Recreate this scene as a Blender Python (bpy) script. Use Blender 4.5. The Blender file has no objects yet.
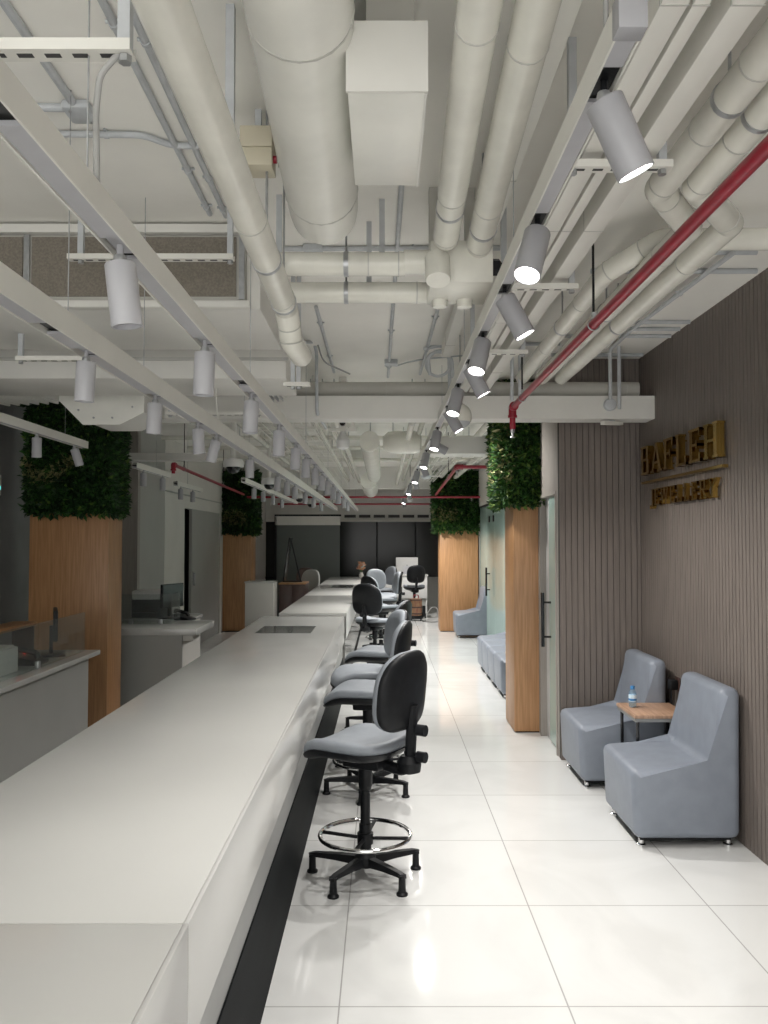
import bpy, bmesh, math, random
from mathutils import Vector, Matrix
random.seed(7)
R = math.radians
C = bpy.context.scene.collection
CAM_H = 1.65
FPX = 829.0
PITCH = math.atan(28/829.0)

# ---------------------------------------------------------------- view helpers (turn a photo point + one known coordinate into a place)
def at(px, py, Y=None, z=None, X=None):
    a = (px-383.0)/FPX; b = (512.0-py)/FPX
    s, c = math.sin(PITCH), math.cos(PITCH)
    d = Vector((a, c-b*s, s+b*c))
    if Y is not None: t = Y/d.y
    elif z is not None: t = (z-CAM_H)/d.z
    else: t = X/d.x
    return Vector((d.x*t, d.y*t, CAM_H+d.z*t))

# ---------------------------------------------------------------- materials
def mat(name, col, rough=0.5, metal=0.0, var=0.0, vscale=8.0, bump=0.0, bscale=60.0, spec=0.5, stretch=None, col2=None, coat=0.0):
    m = bpy.data.materials.new(name); m.use_nodes = True
    n = m.node_tree.nodes; l = m.node_tree.links
    b = n['Principled BSDF']
    b.inputs['Base Color'].default_value = (*col, 1)
    b.inputs['Roughness'].default_value = rough
    b.inputs['Metallic'].default_value = metal
    b.inputs['Specular IOR Level'].default_value = spec
    b.inputs['Coat Weight'].default_value = coat
    tc = n.new('ShaderNodeTexCoord')
    mp = n.new('ShaderNodeMapping'); l.new(tc.outputs['Object'], mp.inputs['Vector'])
    if stretch: mp.inputs['Scale'].default_value = stretch
    if var > 0 or col2:
        t = n.new('ShaderNodeTexNoise'); t.inputs['Scale'].default_value = vscale; t.inputs['Detail'].default_value = 5
        l.new(mp.outputs['Vector'], t.inputs['Vector'])
        r = n.new('ShaderNodeValToRGB')
        c2 = col2 or tuple(max(0, x*(1-var)) for x in col)
        c1 = col if col2 else tuple(min(1, x*(1+var*0.5)) for x in col)
        r.color_ramp.elements[0].color = (*c2, 1); r.color_ramp.elements[0].position = .35
        r.color_ramp.elements[1].color = (*c1, 1); r.color_ramp.elements[1].position = .65
        l.new(t.outputs['Fac'], r.inputs['Fac']); l.new(r.outputs['Color'], b.inputs['Base Color'])
    if bump > 0:
        t2 = n.new('ShaderNodeTexNoise'); t2.inputs['Scale'].default_value = bscale; t2.inputs['Detail'].default_value = 3
        l.new(mp.outputs['Vector'], t2.inputs['Vector'])
        bp = n.new('ShaderNodeBump'); bp.inputs['Strength'].default_value = bump; bp.inputs['Distance'].default_value = .004
        l.new(t2.outputs['Fac'], bp.inputs['Height']); l.new(bp.outputs['Normal'], b.inputs['Normal'])
    return m

def emis(name, col, strength):
    m = mat(name, col, .4)
    b = m.node_tree.nodes['Principled BSDF']
    b.inputs['Emission Color'].default_value = (*col, 1); b.inputs['Emission Strength'].default_value = strength
    return m

def glass(name, col, rough=0.0, mix=0.15):
    """pane: mostly clear tinted glass (transparent so light passes) with a glossy skin"""
    m = bpy.data.materials.new(name); m.use_nodes = True
    n = m.node_tree.nodes; l = m.node_tree.links
    n.remove(n['Principled BSDF'])
    o = n['Material Output']
    tr = n.new('ShaderNodeBsdfTransparent'); tr.inputs['Color'].default_value = (*col, 1)
    gl = n.new('ShaderNodeBsdfGlossy'); gl.inputs['Roughness'].default_value = rough
    lw = n.new('ShaderNodeLayerWeight'); lw.inputs['Blend'].default_value = .5
    pw = n.new('ShaderNodeMath'); pw.operation = 'POWER'; pw.inputs[1].default_value = 5
    fr = n.new('ShaderNodeMath'); fr.operation = 'MULTIPLY_ADD'; fr.inputs[1].default_value = .95; fr.inputs[2].default_value = .045
    l.new(lw.outputs['Facing'], pw.inputs[0]); l.new(pw.outputs[0], fr.inputs[0])
    mx = n.new('ShaderNodeMixShader')
    l.new(fr.outputs[0], mx.inputs['Fac']); l.new(tr.outputs['BSDF'], mx.inputs[1]); l.new(gl.outputs['BSDF'], mx.inputs[2])
    if mix > 0:
        df = n.new('ShaderNodeBsdfDiffuse'); df.inputs['Color'].default_value = (*col, 1)
        m2 = n.new('ShaderNodeMixShader'); m2.inputs['Fac'].default_value = mix
        l.new(mx.outputs['Shader'], m2.inputs[1]); l.new(df.outputs['BSDF'], m2.inputs[2])
        l.new(m2.outputs['Shader'], o.inputs['Surface'])
    else:
        l.new(mx.outputs['Shader'], o.inputs['Surface'])
    return m

def tile_mat(name, col, grout, size, off, rough, vein):
    m = bpy.data.materials.new(name); m.use_nodes = True
    n = m.node_tree.nodes; l = m.node_tree.links; b = n['Principled BSDF']
    tc = n.new('ShaderNodeTexCoord'); mp = n.new('ShaderNodeMapping')
    mp.inputs['Location'].default_value = off
    l.new(tc.outputs['Object'], mp.inputs['Vector'])
    br = n.new('ShaderNodeTexBrick'); br.offset = 0; br.squash = 1
    br.inputs['Scale'].default_value = 1; br.inputs['Brick Width'].default_value = size; br.inputs['Row Height'].default_value = size
    br.inputs['Mortar Size'].default_value = .003; br.inputs['Mortar Smooth'].default_value = .1
    br.inputs['Color1'].default_value = (*col, 1); br.inputs['Color2'].default_value = (*[c*.97 for c in col], 1); br.inputs['Mortar'].default_value = (*grout, 1)
    l.new(mp.outputs['Vector'], br.inputs['Vector'])
    w = n.new('ShaderNodeTexNoise'); w.inputs['Scale'].default_value = 1.3; w.inputs['Detail'].default_value = 8; w.inputs['Distortion'].default_value = 1.2
    l.new(tc.outputs['Object'], w.inputs['Vector'])
    rp = n.new('ShaderNodeValToRGB'); rp.color_ramp.elements[0].color = (vein, vein, vein, 1); rp.color_ramp.elements[1].color = (1, 1, 1, 1)
    rp.color_ramp.elements[0].position = .38; rp.color_ramp.elements[1].position = .56
    l.new(w.outputs['Fac'], rp.inputs['Fac'])
    mx = n.new('ShaderNodeMix'); mx.data_type = 'RGBA'; mx.blend_type = 'MULTIPLY'; mx.inputs['Factor'].default_value = 1
    l.new(br.outputs['Color'], mx.inputs['A']); l.new(rp.outputs['Color'], mx.inputs['B']); l.new(mx.outputs['Result'], b.inputs['Base Color'])
    b.inputs['Roughness'].default_value = rough
    return m

M = {}
M['floor'] = tile_mat('polished_white_tile', (.76, .765, .755), (.42, .42, .41), .811, (-.656+.811*4, -2.99+.811*6, 0), .07, .93)
M['ceiling'] = mat('ceiling_paint', (.89, .875, .825), .75, var=.06, vscale=1.5, bump=.15, bscale=25)
M['white_paint'] = mat('white_paint', (.74, .73, .69), .55, var=.05, vscale=3)
M['pipe'] = mat('cream_pipe_paint', (.80, .79, .72), .27, var=.07, vscale=7, bump=.08, bscale=30)
M['duct'] = mat('white_duct_skin', (.83, .825, .77), .27, var=.06, vscale=5, bump=.25, bscale=9)
M['seam'] = mat('seam_grey', (.52, .515, .48), .5, var=.1)
M['shadegrey'] = mat('shaded_duct_paint', (.50, .49, .45), .5, var=.08, vscale=4)  # duct paint greyed so its colour carries the shade
M['conduit'] = mat('conduit_grey', (.52, .54, .56), .4, var=.08, vscale=20)
M['tray'] = mat('tray_white', (.76, .75, .70), .42, var=.04, vscale=4)
M['steel'] = mat('galvanised_steel', (.42, .43, .44), .35, .7, var=.15, vscale=30)
M['darkhole'] = mat('dark_hole', (.06, .06, .06), .7, var=.2)
M['red'] = mat('fire_red_paint', (.30, .012, .03), .32, var=.1, vscale=15)
M['lamp_body'] = mat('lamp_white_enamel', (.46, .46, .485), .35, var=.03, vscale=20)
M['lamp_grey'] = mat('lamp_grey_enamel', (.36, .36, .38), .4, var=.03, vscale=20)
M['lit'] = emis('lit_lens', (1, .98, .95), 9.0)
M['lens'] = mat('unlit_lens', (.62, .62, .66), .15, var=.05)
M['worktop'] = mat('white_quartz', (.62, .62, .60), .13, var=.035, vscale=1.1, spec=.5)
M['fascia'] = mat('white_gloss_fascia', (.60, .60, .585), .17, var=.03, vscale=2)
M['darkmarble'] = mat('charcoal_panel', (.010, .012, .0135), .55, var=.3, vscale=3, stretch=(1, .35, 3), spec=.03)
M['greymarble'] = mat('grey_marble', (.36, .36, .345), .10, col2=(.14, .14, .135), vscale=2.2, stretch=(1, .5, 5))
M['greystrip'] = mat('grey_satin_strip', (.26, .265, .26), .4, var=.1, vscale=4)
M['inset'] = mat('smoked_inset', (.13, .135, .13), .08, var=.1)
M['oak'] = mat('oak_veneer', (.52, .285, .135), .42, col2=(.40, .205, .09), vscale=9, stretch=(7, 7, .35), bump=.05)
M['slat'] = mat('taupe_slat', (.190, .160, .141), .55, col2=(.150, .127, .112), vscale=10, stretch=(9, 9, .4), bump=.05)
M['slat_back'] = mat('slat_backing', (.045, .038, .034), .8, var=.1)
M['taupe'] = mat('taupe_panel', (.36, .33, .30), .6, col2=(.31, .285, .26), vscale=9, stretch=(9, 9, .4))
M['concrete'] = mat('grey_plaster', (.27, .27, .267), .8, col2=(.22, .22, .217), vscale=2.5, bump=.1, bscale=12)
M['greywall'] = mat('grey_laminate', (.42, .42, .40), .5, var=.04, vscale=2)
M['whitewall'] = mat('warm_white_wall', (.70, .68, .64), .6, var=.04, vscale=2)
M['marble'] = mat('white_marble', (.78, .78, .77), .18, col2=(.52, .52, .52), vscale=4, stretch=(1, 1, .6))
M['gold'] = mat('polished_gold', (.55, .36, .10), .14, 1.0, var=.12, vscale=12)
M['chrome'] = mat('chrome', (.72, .72, .72), .1, 1.0, var=.05)
M['black'] = mat('black_plastic', (.010, .011, .013), .45, var=.2, vscale=30, bump=.1, bscale=150, spec=.25)
M['black_gloss'] = mat('black_gloss', (.012, .012, .014), .12, var=.1)
M['fabric'] = mat('grey_blue_leatherette', (.24, .268, .318), .42, var=.06, vscale=12, bump=.12, bscale=120)
M['fabric_st'] = mat('grey_seat_fabric', (.27, .295, .33), .55, var=.05, vscale=20, bump=.1, bscale=200)
M['table_wood'] = mat('pale_striped_wood', (.52, .33, .22), .4, col2=(.36, .21, .135), vscale=6, stretch=(14, .8, 1))
M['frost'] = mat('frosted_green_glass', (.42, .55, .51), .12, var=.08, vscale=.8, stretch=(1, 1, .3))
M['clear'] = glass('clear_screen_glass', (.90, .93, .92), 0, .03)
M['smoke'] = glass('smoked_window_glass', (.16, .175, .175), .22, .10)
M['mist'] = mat('misted_partition', (.10, .115, .107), .4, var=.1, vscale=1.2)
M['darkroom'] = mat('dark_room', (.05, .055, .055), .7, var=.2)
M['mesh'] = mat('filter_mesh', (.22, .195, .16), .7, var=.2, vscale=120, bump=.5, bscale=250)
M['leafA'] = mat('leaf_dark', (.012, .045, .010), .55, var=.35, vscale=30)
M['leafB'] = mat('leaf_mid', (.035, .115, .018), .5, var=.3, vscale=30)
M['leafC'] = mat('leaf_lime', (.14, .23, .045), .5, var=.3, vscale=30)
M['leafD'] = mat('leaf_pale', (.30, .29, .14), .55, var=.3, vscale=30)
M['backing'] = mat('planter_backing', (.010, .016, .009), .9, var=.2)
M['bottle'] = glass('bottle_plastic', (.72, .86, .95), .05, .12)
M['blue'] = mat('bottle_blue', (.05, .22, .50), .35, var=.1)
M['rust'] = mat('rust_brown', (.23, .085, .055), .5, col2=(.30, .19, .10), vscale=26, stretch=(1, 1, .5))
M['petal'] = mat('peach_petal', (.72, .38, .22), .6, var=.25, vscale=60)
M['white_plastic'] = mat('white_plastic', (.72, .72, .71), .35, var=.03)
M['beige'] = mat('beige_box', (.62, .57, .44), .5, var=.05)
M['screen'] = mat('screen_black', (.015, .016, .018), .18, var=.1)
M['brown'] = mat('dark_brown_leather', (.07, .038, .032), .4, var=.15)
M['teal'] = emis('teal_led', (.1, .55, .6), 1.2)
M['redled'] = emis('red_led', (.9, .05, .03), 2.0)
M['cable'] = mat('grey_cable', (.36, .36, .35), .5, var=.1)
M['paper'] = mat('paper_label', (.66, .80, .90), .5, var=.1, vscale=50)

# ---------------------------------------------------------------- mesh builder
class MB:
    def __init__(s): s.bm = bmesh.new()
    def _faces(s, vs, fs, mi, smooth):
        bv = [s.bm.verts.new(v) for v in vs]
        for f in fs:
            try: fc = s.bm.faces.new([bv[i] for i in f])
            except ValueError: continue
            fc.material_index = mi; fc.smooth = smooth
        return bv
    def box(s, x0, x1, y0, y1, z0, z1, mi=0, bev=0.0, seg=2, mx=None):
        vs = [Vector(p) for p in ((x0,y0,z0),(x1,y0,z0),(x1,y1,z0),(x0,y1,z0),(x0,y0,z1),(x1,y0,z1),(x1,y1,z1),(x0,y1,z1))]
        if mx: vs = [mx @ v for v in vs]
        bv = s._faces(vs, ((0,3,2,1),(4,5,6,7),(0,1,5,4),(1,2,6,5),(2,3,7,6),(3,0,4,7)), mi, False)
        if bev > 0:
            es = {e for v in bv for e in v.link_edges}
            r = bmesh.ops.bevel(s.bm, geom=list(es), offset=bev, segments=seg, affect='EDGES', profile=.5)
            for f in r['faces']: f.material_index = mi; f.smooth = True
        return s
    def prism(s, poly, axis, a, b, mi=0, bev=0.0, seg=3):
        """poly in the two other axes (in order), extruded along axis from a to b"""
        def P(u, v, w):
            return {'x': (w, u, v), 'y': (u, w, v), 'z': (u, v, w)}[axis]
        n = len(poly)
        vs = [Vector(P(u, v, a)) for u, v in poly] + [Vector(P(u, v, b)) for u, v in poly]
        fs = [tuple(range(n)), tuple(range(2*n-1, n-1, -1))] + [(i, n+i, n+(i+1) % n, (i+1) % n) for i in range(n)]
        bv = s._faces(vs, fs, mi, False)
        if bev > 0:
            es = {e for v in bv for e in v.link_edges}
            r = bmesh.ops.bevel(s.bm, geom=list(es), offset=bev, segments=seg, affect='EDGES', profile=.5)
            for f in r['faces']: f.material_index = mi; f.smooth = True
        return s
    def tube(s, pts, r, seg=16, mi=0, caps=True, closed=False):
        pts = [Vector(p) for p in pts]; n = len(pts)
        rs = r if isinstance(r, (list, tuple)) else [r]*n
        T = []
        for i in range(n):
            if closed: t = (pts[(i+1) % n]-pts[i-1])
            elif i == 0: t = pts[1]-pts[0]
            elif i == n-1: t = pts[-1]-pts[-2]
            else: t = (pts[i+1]-pts[i]).normalized()+(pts[i]-pts[i-1]).normalized()
            T.append(t.normalized())
        up = Vector((0, 0, 1)) if abs(T[0].z) < .9 else Vector((1, 0, 0))
        u = T[0].cross(up).normalized()
        vs = []
        for i in range(n):
            u = (u - T[i]*u.dot(T[i])).normalized()
            w = T[i].cross(u)
            for k in range(seg):
                a = 2*math.pi*k/seg
                vs.append(pts[i]+(u*math.cos(a)+w*math.sin(a))*rs[i])
        fs = []
        m = n if closed else n-1
        for i in range(m):
            j = (i+1) % n
            for k in range(seg):
                k2 = (k+1) % seg
                fs.append((i*seg+k, j*seg+k, j*seg+k2, i*seg+k2))
        bv = s._faces(vs, fs, mi, True)
        if caps and not closed:
            for ring in (bv[:seg], bv[-seg:]):
                try: f = s.bm.faces.new(ring); f.material_index = mi
                except ValueError: pass
        return s
    def cyl(s, p0, p1, r, seg=16, mi=0, r1=None):
        return s.tube([p0, p1], [r, r if r1 is None else r1], seg, mi)
    def lathe(s, prof, o=(0, 0, 0), seg=24, mi=0, mx=None):
        o = Vector(o); vs = []; fs = []
        for (r, z) in prof:
            for k in range(seg):
                a = 2*math.pi*k/seg
                v = Vector((r*math.cos(a), r*math.sin(a), z))
                vs.append((mx @ v if mx else v)+o)
        for i in range(len(prof)-1):
            for k in range(seg):
                k2 = (k+1) % seg
                fs.append((i*seg+k, i*seg+k2, (i+1)*seg+k2, (i+1)*seg+k))
        bv = s._faces(vs, fs, mi, True)
        for i in (0, len(prof)-1):
            if prof[i][0] > 1e-5:
                try: f = s.bm.faces.new(bv[i*seg:(i+1)*seg]); f.material_index = mi
                except ValueError: pass
        return s
    def radial(s, plan, layers, fn=None, seg=48, mi=0):
        """stack of scaled closed outlines; plan(t)->(a,b), layers [(scale, h)], fn(a,b,h)->Vector"""
        vs = []; fs = []
        for (k, h) in layers:
            for i in range(seg):
                a, b = plan(2*math.pi*i/seg)
                vs.append(fn(a*k, b*k, h) if fn else Vector((a*k, b*k, h)))
        for L in range(len(layers)-1):
            for i in range(seg):
                j = (i+1) % seg
                fs.append((L*seg+i, L*seg+j, (L+1)*seg+j, (L+1)*seg+i))
        bv = s._faces(vs, fs, mi, True)
        for ring in (bv[:seg], bv[-seg:]):
            try: f = s.bm.faces.new(ring); f.material_index = mi; f.smooth = True
            except ValueError: pass
        return s
    def ring(s, c, R_, r, axis='z', seg=40, rs=8, mi=0):
        pts = []
        for k in range(seg):
            a = 2*math.pi*k/seg
            p = {'z': (math.cos(a)*R_, math.sin(a)*R_, 0), 'y': (math.cos(a)*R_, 0, math.sin(a)*R_), 'x': (0, math.cos(a)*R_, math.sin(a)*R_)}[axis]
            pts.append(Vector(c)+Vector(p))
        return s.tube(pts, r, rs, mi, closed=True)
    def build(s, name, m, parent=None, sharp=35):
        bmesh.ops.recalc_face_normals(s.bm, faces=s.bm.faces[:])
        me = bpy.data.meshes.new(name); s.bm.to_mesh(me); s.bm.free()
        for x in (m if isinstance(m, (list, tuple)) else [m]): me.materials.append(x)
        me.set_sharp_from_angle(angle=R(sharp))
        o = bpy.data.objects.new(name, me); C.objects.link(o)
        if parent: o.parent = parent
        return o

def fillet(pts, rad, n=6):
    pts = [Vector(p) for p in pts]; out = [pts[0]]
    for i in range(1, len(pts)-1):
        p = pts[i]; a = pts[i-1]-p; b = pts[i+1]-p
        ang = a.angle(b)
        d = min(rad/max(math.tan(ang/2), .05), a.length*.48, b.length*.48)
        A = p+a.normalized()*d; B = p+b.normalized()*d
        for k in range(n+1):
            t = k/n
            out.append(A*(1-t)**2+p*2*t*(1-t)+B*t*t)
    out.append(pts[-1])
    return out

def tag(o, label=None, cat=None, group=None, kind=None):
    if label: o['label'] = label
    if cat: o['category'] = cat
    if group: o['group'] = group
    if kind: o['kind'] = kind
    return o
def thing(name, label, cat, loc=(0, 0, 0), rz=0, group=None):
    o = bpy.data.objects.new(name, None); C.objects.link(o)
    o.empty_display_size = .05
    o.location = loc; o.rotation_euler = (0, 0, rz)
    return tag(o, label, cat, group)
def struct(name, mb, m, sharp=35):
    return tag(mb.build(name, m, None, sharp), kind='structure')
def copy_tree(o, parent=None):
    c = o.copy(); C.objects.link(c)
    if parent: c.parent = parent
    for ch in list(o.children): copy_tree(ch, c)
    return c
def local(pts, o): return [Vector(p)-Vector(o) for p in pts]
ORD = ['first', 'second', 'third', 'fourth', 'fifth', 'sixth', 'seventh', 'eighth', 'ninth', 'tenth', 'eleventh', 'twelfth', 'thirteenth', 'fourteenth', 'fifteenth', 'sixteenth', 'seventeenth', 'eighteenth']

CEIL = 3.03
# ---------------------------------------------------------------- camera, world
cam = bpy.data.cameras.new('camera'); co = bpy.data.objects.new('camera', cam); C.objects.link(co)
co.location = (0, 0, CAM_H); co.rotation_euler = (math.pi/2+PITCH, 0, -1/829.0)
cam.sensor_fit = 'HORIZONTAL'; cam.sensor_width = 36; cam.lens = 36*829/768.0; cam.clip_start = .05
bpy.context.scene.camera = co
sc = bpy.context.scene
sc.view_settings.view_transform = 'Standard'; sc.view_settings.look = 'None'; sc.view_settings.gamma = 1
sc.view_settings.use_curve_mapping = False
SPOT_W = 50.0
EXPO = 0.66
WORLD = 1.8  # unseen fill light, added through the open rear end
sc.view_settings.exposure = EXPO
w = bpy.data.worlds.new('world'); sc.world = w; w.use_nodes = True
w.node_tree.nodes['Background'].inputs['Color'].default_value = (1, .99, .955, 1)
w.node_tree.nodes['Background'].inputs['Strength'].default_value = WORLD
# ================================================================ THE SETTING
YN, YF = -2.2, 20.6      # near (left open behind the camera to let in added fill light) and far end
struct('floor', MB().box(-3.6, 2.6, YN, YF+3, -.06, 0), M['floor'])
struct('ceiling', MB().box(-3.6, 2.6, YN, YF+3, CEIL, CEIL+.08), M['ceiling'])

# right wall: vertical taupe slats on a dark backing, real grooves
m = MB().box(1.962, 2.06, YN, 6.40, 0, CEIL, 1)
y = YN
while y < 6.262:
    m.box(1.950, 1.963, y, min(y+.0375, 6.268), 0.0, CEIL); y += .045
struct('wall_right', m, [M['slat'], M['slat_back']])
m = MB().box(1.340, 1.962, 6.279, 6.34, 0, CEIL, 1)
x = 1.338
while x < 1.945:
    m.box(x, min(x+.0405, 1.948), 6.271, 6.280, 0, CEIL); x += .045
struct('wall_return', m, [M['slat'], M['slat_back']])
# short side wall with the frosted door
m = MB()
m.box(1.34, 1.40, 6.341, 6.40, 0, CEIL)                 # near jamb pier
m.box(1.34, 1.46, 6.40, 7.16, 2.03, CEIL)              # header
m.box(1.34, 1.46, 7.07, 7.16, 0, 2.03)                 # far pier
struct('wall_door_side', m, M['taupe'])
m = MB()
m.box(1.332, 1.40, 6.40, 6.43, 0, 2.03); m.box(1.332, 1.40, 7.045, 7.07, 0, 2.03); m.box(1.332, 1.40, 6.43, 7.045, 2.005, 2.03)
struct('trim_1', m, M['taupe'])
m = MB().box(1.372, 1.384, 6.432, 6.86, .012, 2.0)
d1 = struct('door_1', m, M['frost'])
h = MB(); hx = 1.305
h.cyl((hx, 6.795, .78), (hx, 6.795, 1.22), .014, 12); h.cyl((hx, 6.795, .86), (1.373, 6.795, .86), .009, 10); h.cyl((hx, 6.795, 1.14), (1.373, 6.795, 1.14), .009, 10)
h.build('door_handle', M['black_gloss'], d1)
MB().box(1.366, 1.39, 6.44, 6.52, 1.93, 2.0, 0, .004).build('hinge_patch', M['black'], d1)
MB().box(1.366, 1.39, 6.44, 6.56, .012, .085, 0, .004).build('hinge_patch', M['black'], d1)
struct('wall_marble_reveal', MB().box(1.385, 1.45, 6.86, 7.045, 0, 2.005), M['marble'])
struct('wall_behind_door', MB().box(1.95, 2.0, 6.40, 7.70, 0, CEIL), M['whitewall'])

# glazed wall of the rooms on the right, beyond the oak column
GX = 1.745
struct('wall_above_glazing', MB().box(GX-.02, GX+.10, 7.66, 15.0, 2.25, CEIL), M['whitewall'])
m = MB()
for a, b in ((7.66, 9.1), (9.1, 10.55), (10.55, 12.0), (12.0, 12.95), (13.95, 15.0)):
    m.box(GX, GX+.012, a+.004, b-.004, .01, 2.22)
struct('window_1', m, M['frost'])
d2 = struct('door_2', MB().box(GX, GX+.012, 12.955, 13.945, .01, 2.22), M['frost'])
h = MB(); h.cyl((GX-.06, 13.55, .74), (GX-.06, 13.55, 1.2), .016, 10)
for z in (.84, 1.1): h.cyl((GX-.06, 13.55, z), (GX, 13.55, z), .01, 8)
h.build('door_handle', M['black_gloss'], d2)
for y in (12.99, 13.5): MB().box(GX-.02, GX+.02, y, y+.10, 1.94, 2.04, 0, .004).build('hinge_patch', M['black'], d2)
struct('trim_2', MB().box(GX-.02, GX+.03, 7.66, 15.0, 2.22, 2.25), M['black'])
struct('wall_right_far', MB().box(GX, GX+.1, 15.02, YF, 0, CEIL), M['whitewall'])

# left side
struct('wall_left', MB().box(-3.42, -3.30, YN, YF+2.7, 0, CEIL), M['concrete'])
struct('wall_left_step', MB().box(-3.299, -2.90, 9.80, 9.90, 0, CEIL), M['taupe'])
struct('wall_left_grey', MB().box(-3.0, -2.90, 9.90, 11.0, 0, CEIL), M['greywall'])
m = MB(); m.box(-3.0, -2.895, 11.0, 12.1, 0, CEIL); m.box(-3.0, -2.895, 12.1, 14.75, 2.12, CEIL); m.box(-3.0, -2.895, 14.75, 15.1, 0, CEIL)
struct('wall_left_white', m, M['whitewall'])
struct('trim_3', MB().box(-2.896, -2.88, 11.0, 15.1, 2.30, 2.315), M['greywall'])
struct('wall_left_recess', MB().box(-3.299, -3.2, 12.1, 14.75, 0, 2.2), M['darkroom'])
d3 = struct('door_3', MB().box(-2.95, -2.91, 12.62, 14.70, 0.01, 2.12), M['greywall'])
MB().box(-2.91, -2.87, 12.70, 12.73, .95, 1.15, 0, .006).build('door_handle', M['steel'], d3)
struct('wall_left_far', MB().box(-3.0, -2.90, 15.55, YF, 0, CEIL), M['whitewall'])

# far end: misted partition, smoked glazing over a grey dado, white header with dark slots
struct('wall_partition_header', MB().box(-2.32, -.92, 17.8, 17.92, 1.97, 2.16), M['white_paint'])
m = MB().box(-2.28, -.93, 17.84, 17.86, 0.0, 1.97)
struct('window_2', m, M['mist'])
m = MB().box(-2.33, -2.285, 17.8, 17.9, 0, 2.2); m.box(-2.285, -.9, 17.8, 17.9, 2.16, 2.2)
struct('trim_4', m, M['black'])
m = MB().box(-1.1, 1.745, 20.45, 20.55, 0, .74); 
struct('wall_far_dado', m, M['greywall'])
m = MB()
for a, b in ((-2.9, -1.1), (-1.1, -.15), (-.15, .8), (.8, 1.745)): m.box(a+.006, b-.006, 20.49, 20.503, .74 if a > -1.5 else 0, 2.10)
struct('window_3', m, M['smoke'])
m = MB()
for xx in (-1.1, -.15, .8): m.box(xx-.018, xx+.018, 20.47, 20.52, .74, 2.10)
m.box(-2.9, 1.745, 20.46, 20.53, .70, .74)
struct('trim_5', m, M['black'])
m = MB().box(-2.9, 1.745, 20.42, 20.55, 2.10, CEIL)
for k in range(6):
    m.box(-.95+.36*k, -.95+.36*k+.28, 20.40, 20.43, 2.20, 2.27, 1)
struct('wall_far_header', m, [M['white_paint'], M['darkhole']])
struct('trim_6', MB().box(-1.0, 1.15, 20.3, 20.42, 2.10, 2.15), M['white_paint'])
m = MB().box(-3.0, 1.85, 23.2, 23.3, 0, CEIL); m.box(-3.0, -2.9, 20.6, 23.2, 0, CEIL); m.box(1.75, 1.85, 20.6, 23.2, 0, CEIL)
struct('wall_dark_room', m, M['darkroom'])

# white boxed beam across the room, and a second one farther on the left
struct('trim_beam', MB().box(-1.72, 1.95, 5.92, 6.12, 2.52, 2.685), M['white_paint'])
struct('trim_beam_far', MB().box(-2.89, -1.95, 9.3, 9.55, 2.55, 2.63), M['white_paint'])
struct('trim_beam_rear', MB().box(-2.9, 1.745, 15.56, 15.8, 2.62, CEIL), M['white_paint'])
struct('trim_beam_right', MB().box(.45, 1.745, 7.75, 8.05, 2.46, 2.62), M['white_paint'])

# ================================================================ OAK COLUMNS AND GREEN PLANTERS
def column(x0, x1, y0, y1, ztop, label, side):
    t = thing('oak_column', label, 'column', ((x0+x1)/2, (y0+y1)/2, 0), 0, 'oak clad columns')
    o = t.location
    cx, cy = (x1-x0)/2, (y1-y0)/2
    MB().box(-cx+.02, cx-.02, -cy+.02, cy-.02, 0, CEIL-.01).build('core', M['greywall'], t)
    MB().box(-cx, cx, -cy, -cy+.02, 0.012, ztop, 0, .002).build('front_panel', M['oak'], t)
    sx = cx if side > 0 else -cx
    MB().box(min(sx, sx-.02*side), max(sx, sx-.02*side), -cy+.0205, cy, 0.012, ztop, 0, .002).build('side_panel', M['oak'], t)
    MB().box(-cx+.01, cx-.01, -cy+.01, cy-.01, 0, .013).build('plinth', M['black'], t)
    return t
column(-3.05, -2.37, 7.16, 7.54, 1.88, 'oak clad column at left, behind the near service desk', 1)
column(1.127, 1.72, 7.16, 7.66, 1.96, 'oak clad column beside the taupe slatted wall and glass door', -1)
column(-2.93, -2.38, 15.0, 15.5, 1.78, 'distant oak column on the left beyond the grey door', 1)
column(1.03, 1.72, 15.0, 15.5, 1.82, 'distant oak column on the right behind the lone armless chair', -1)

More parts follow.
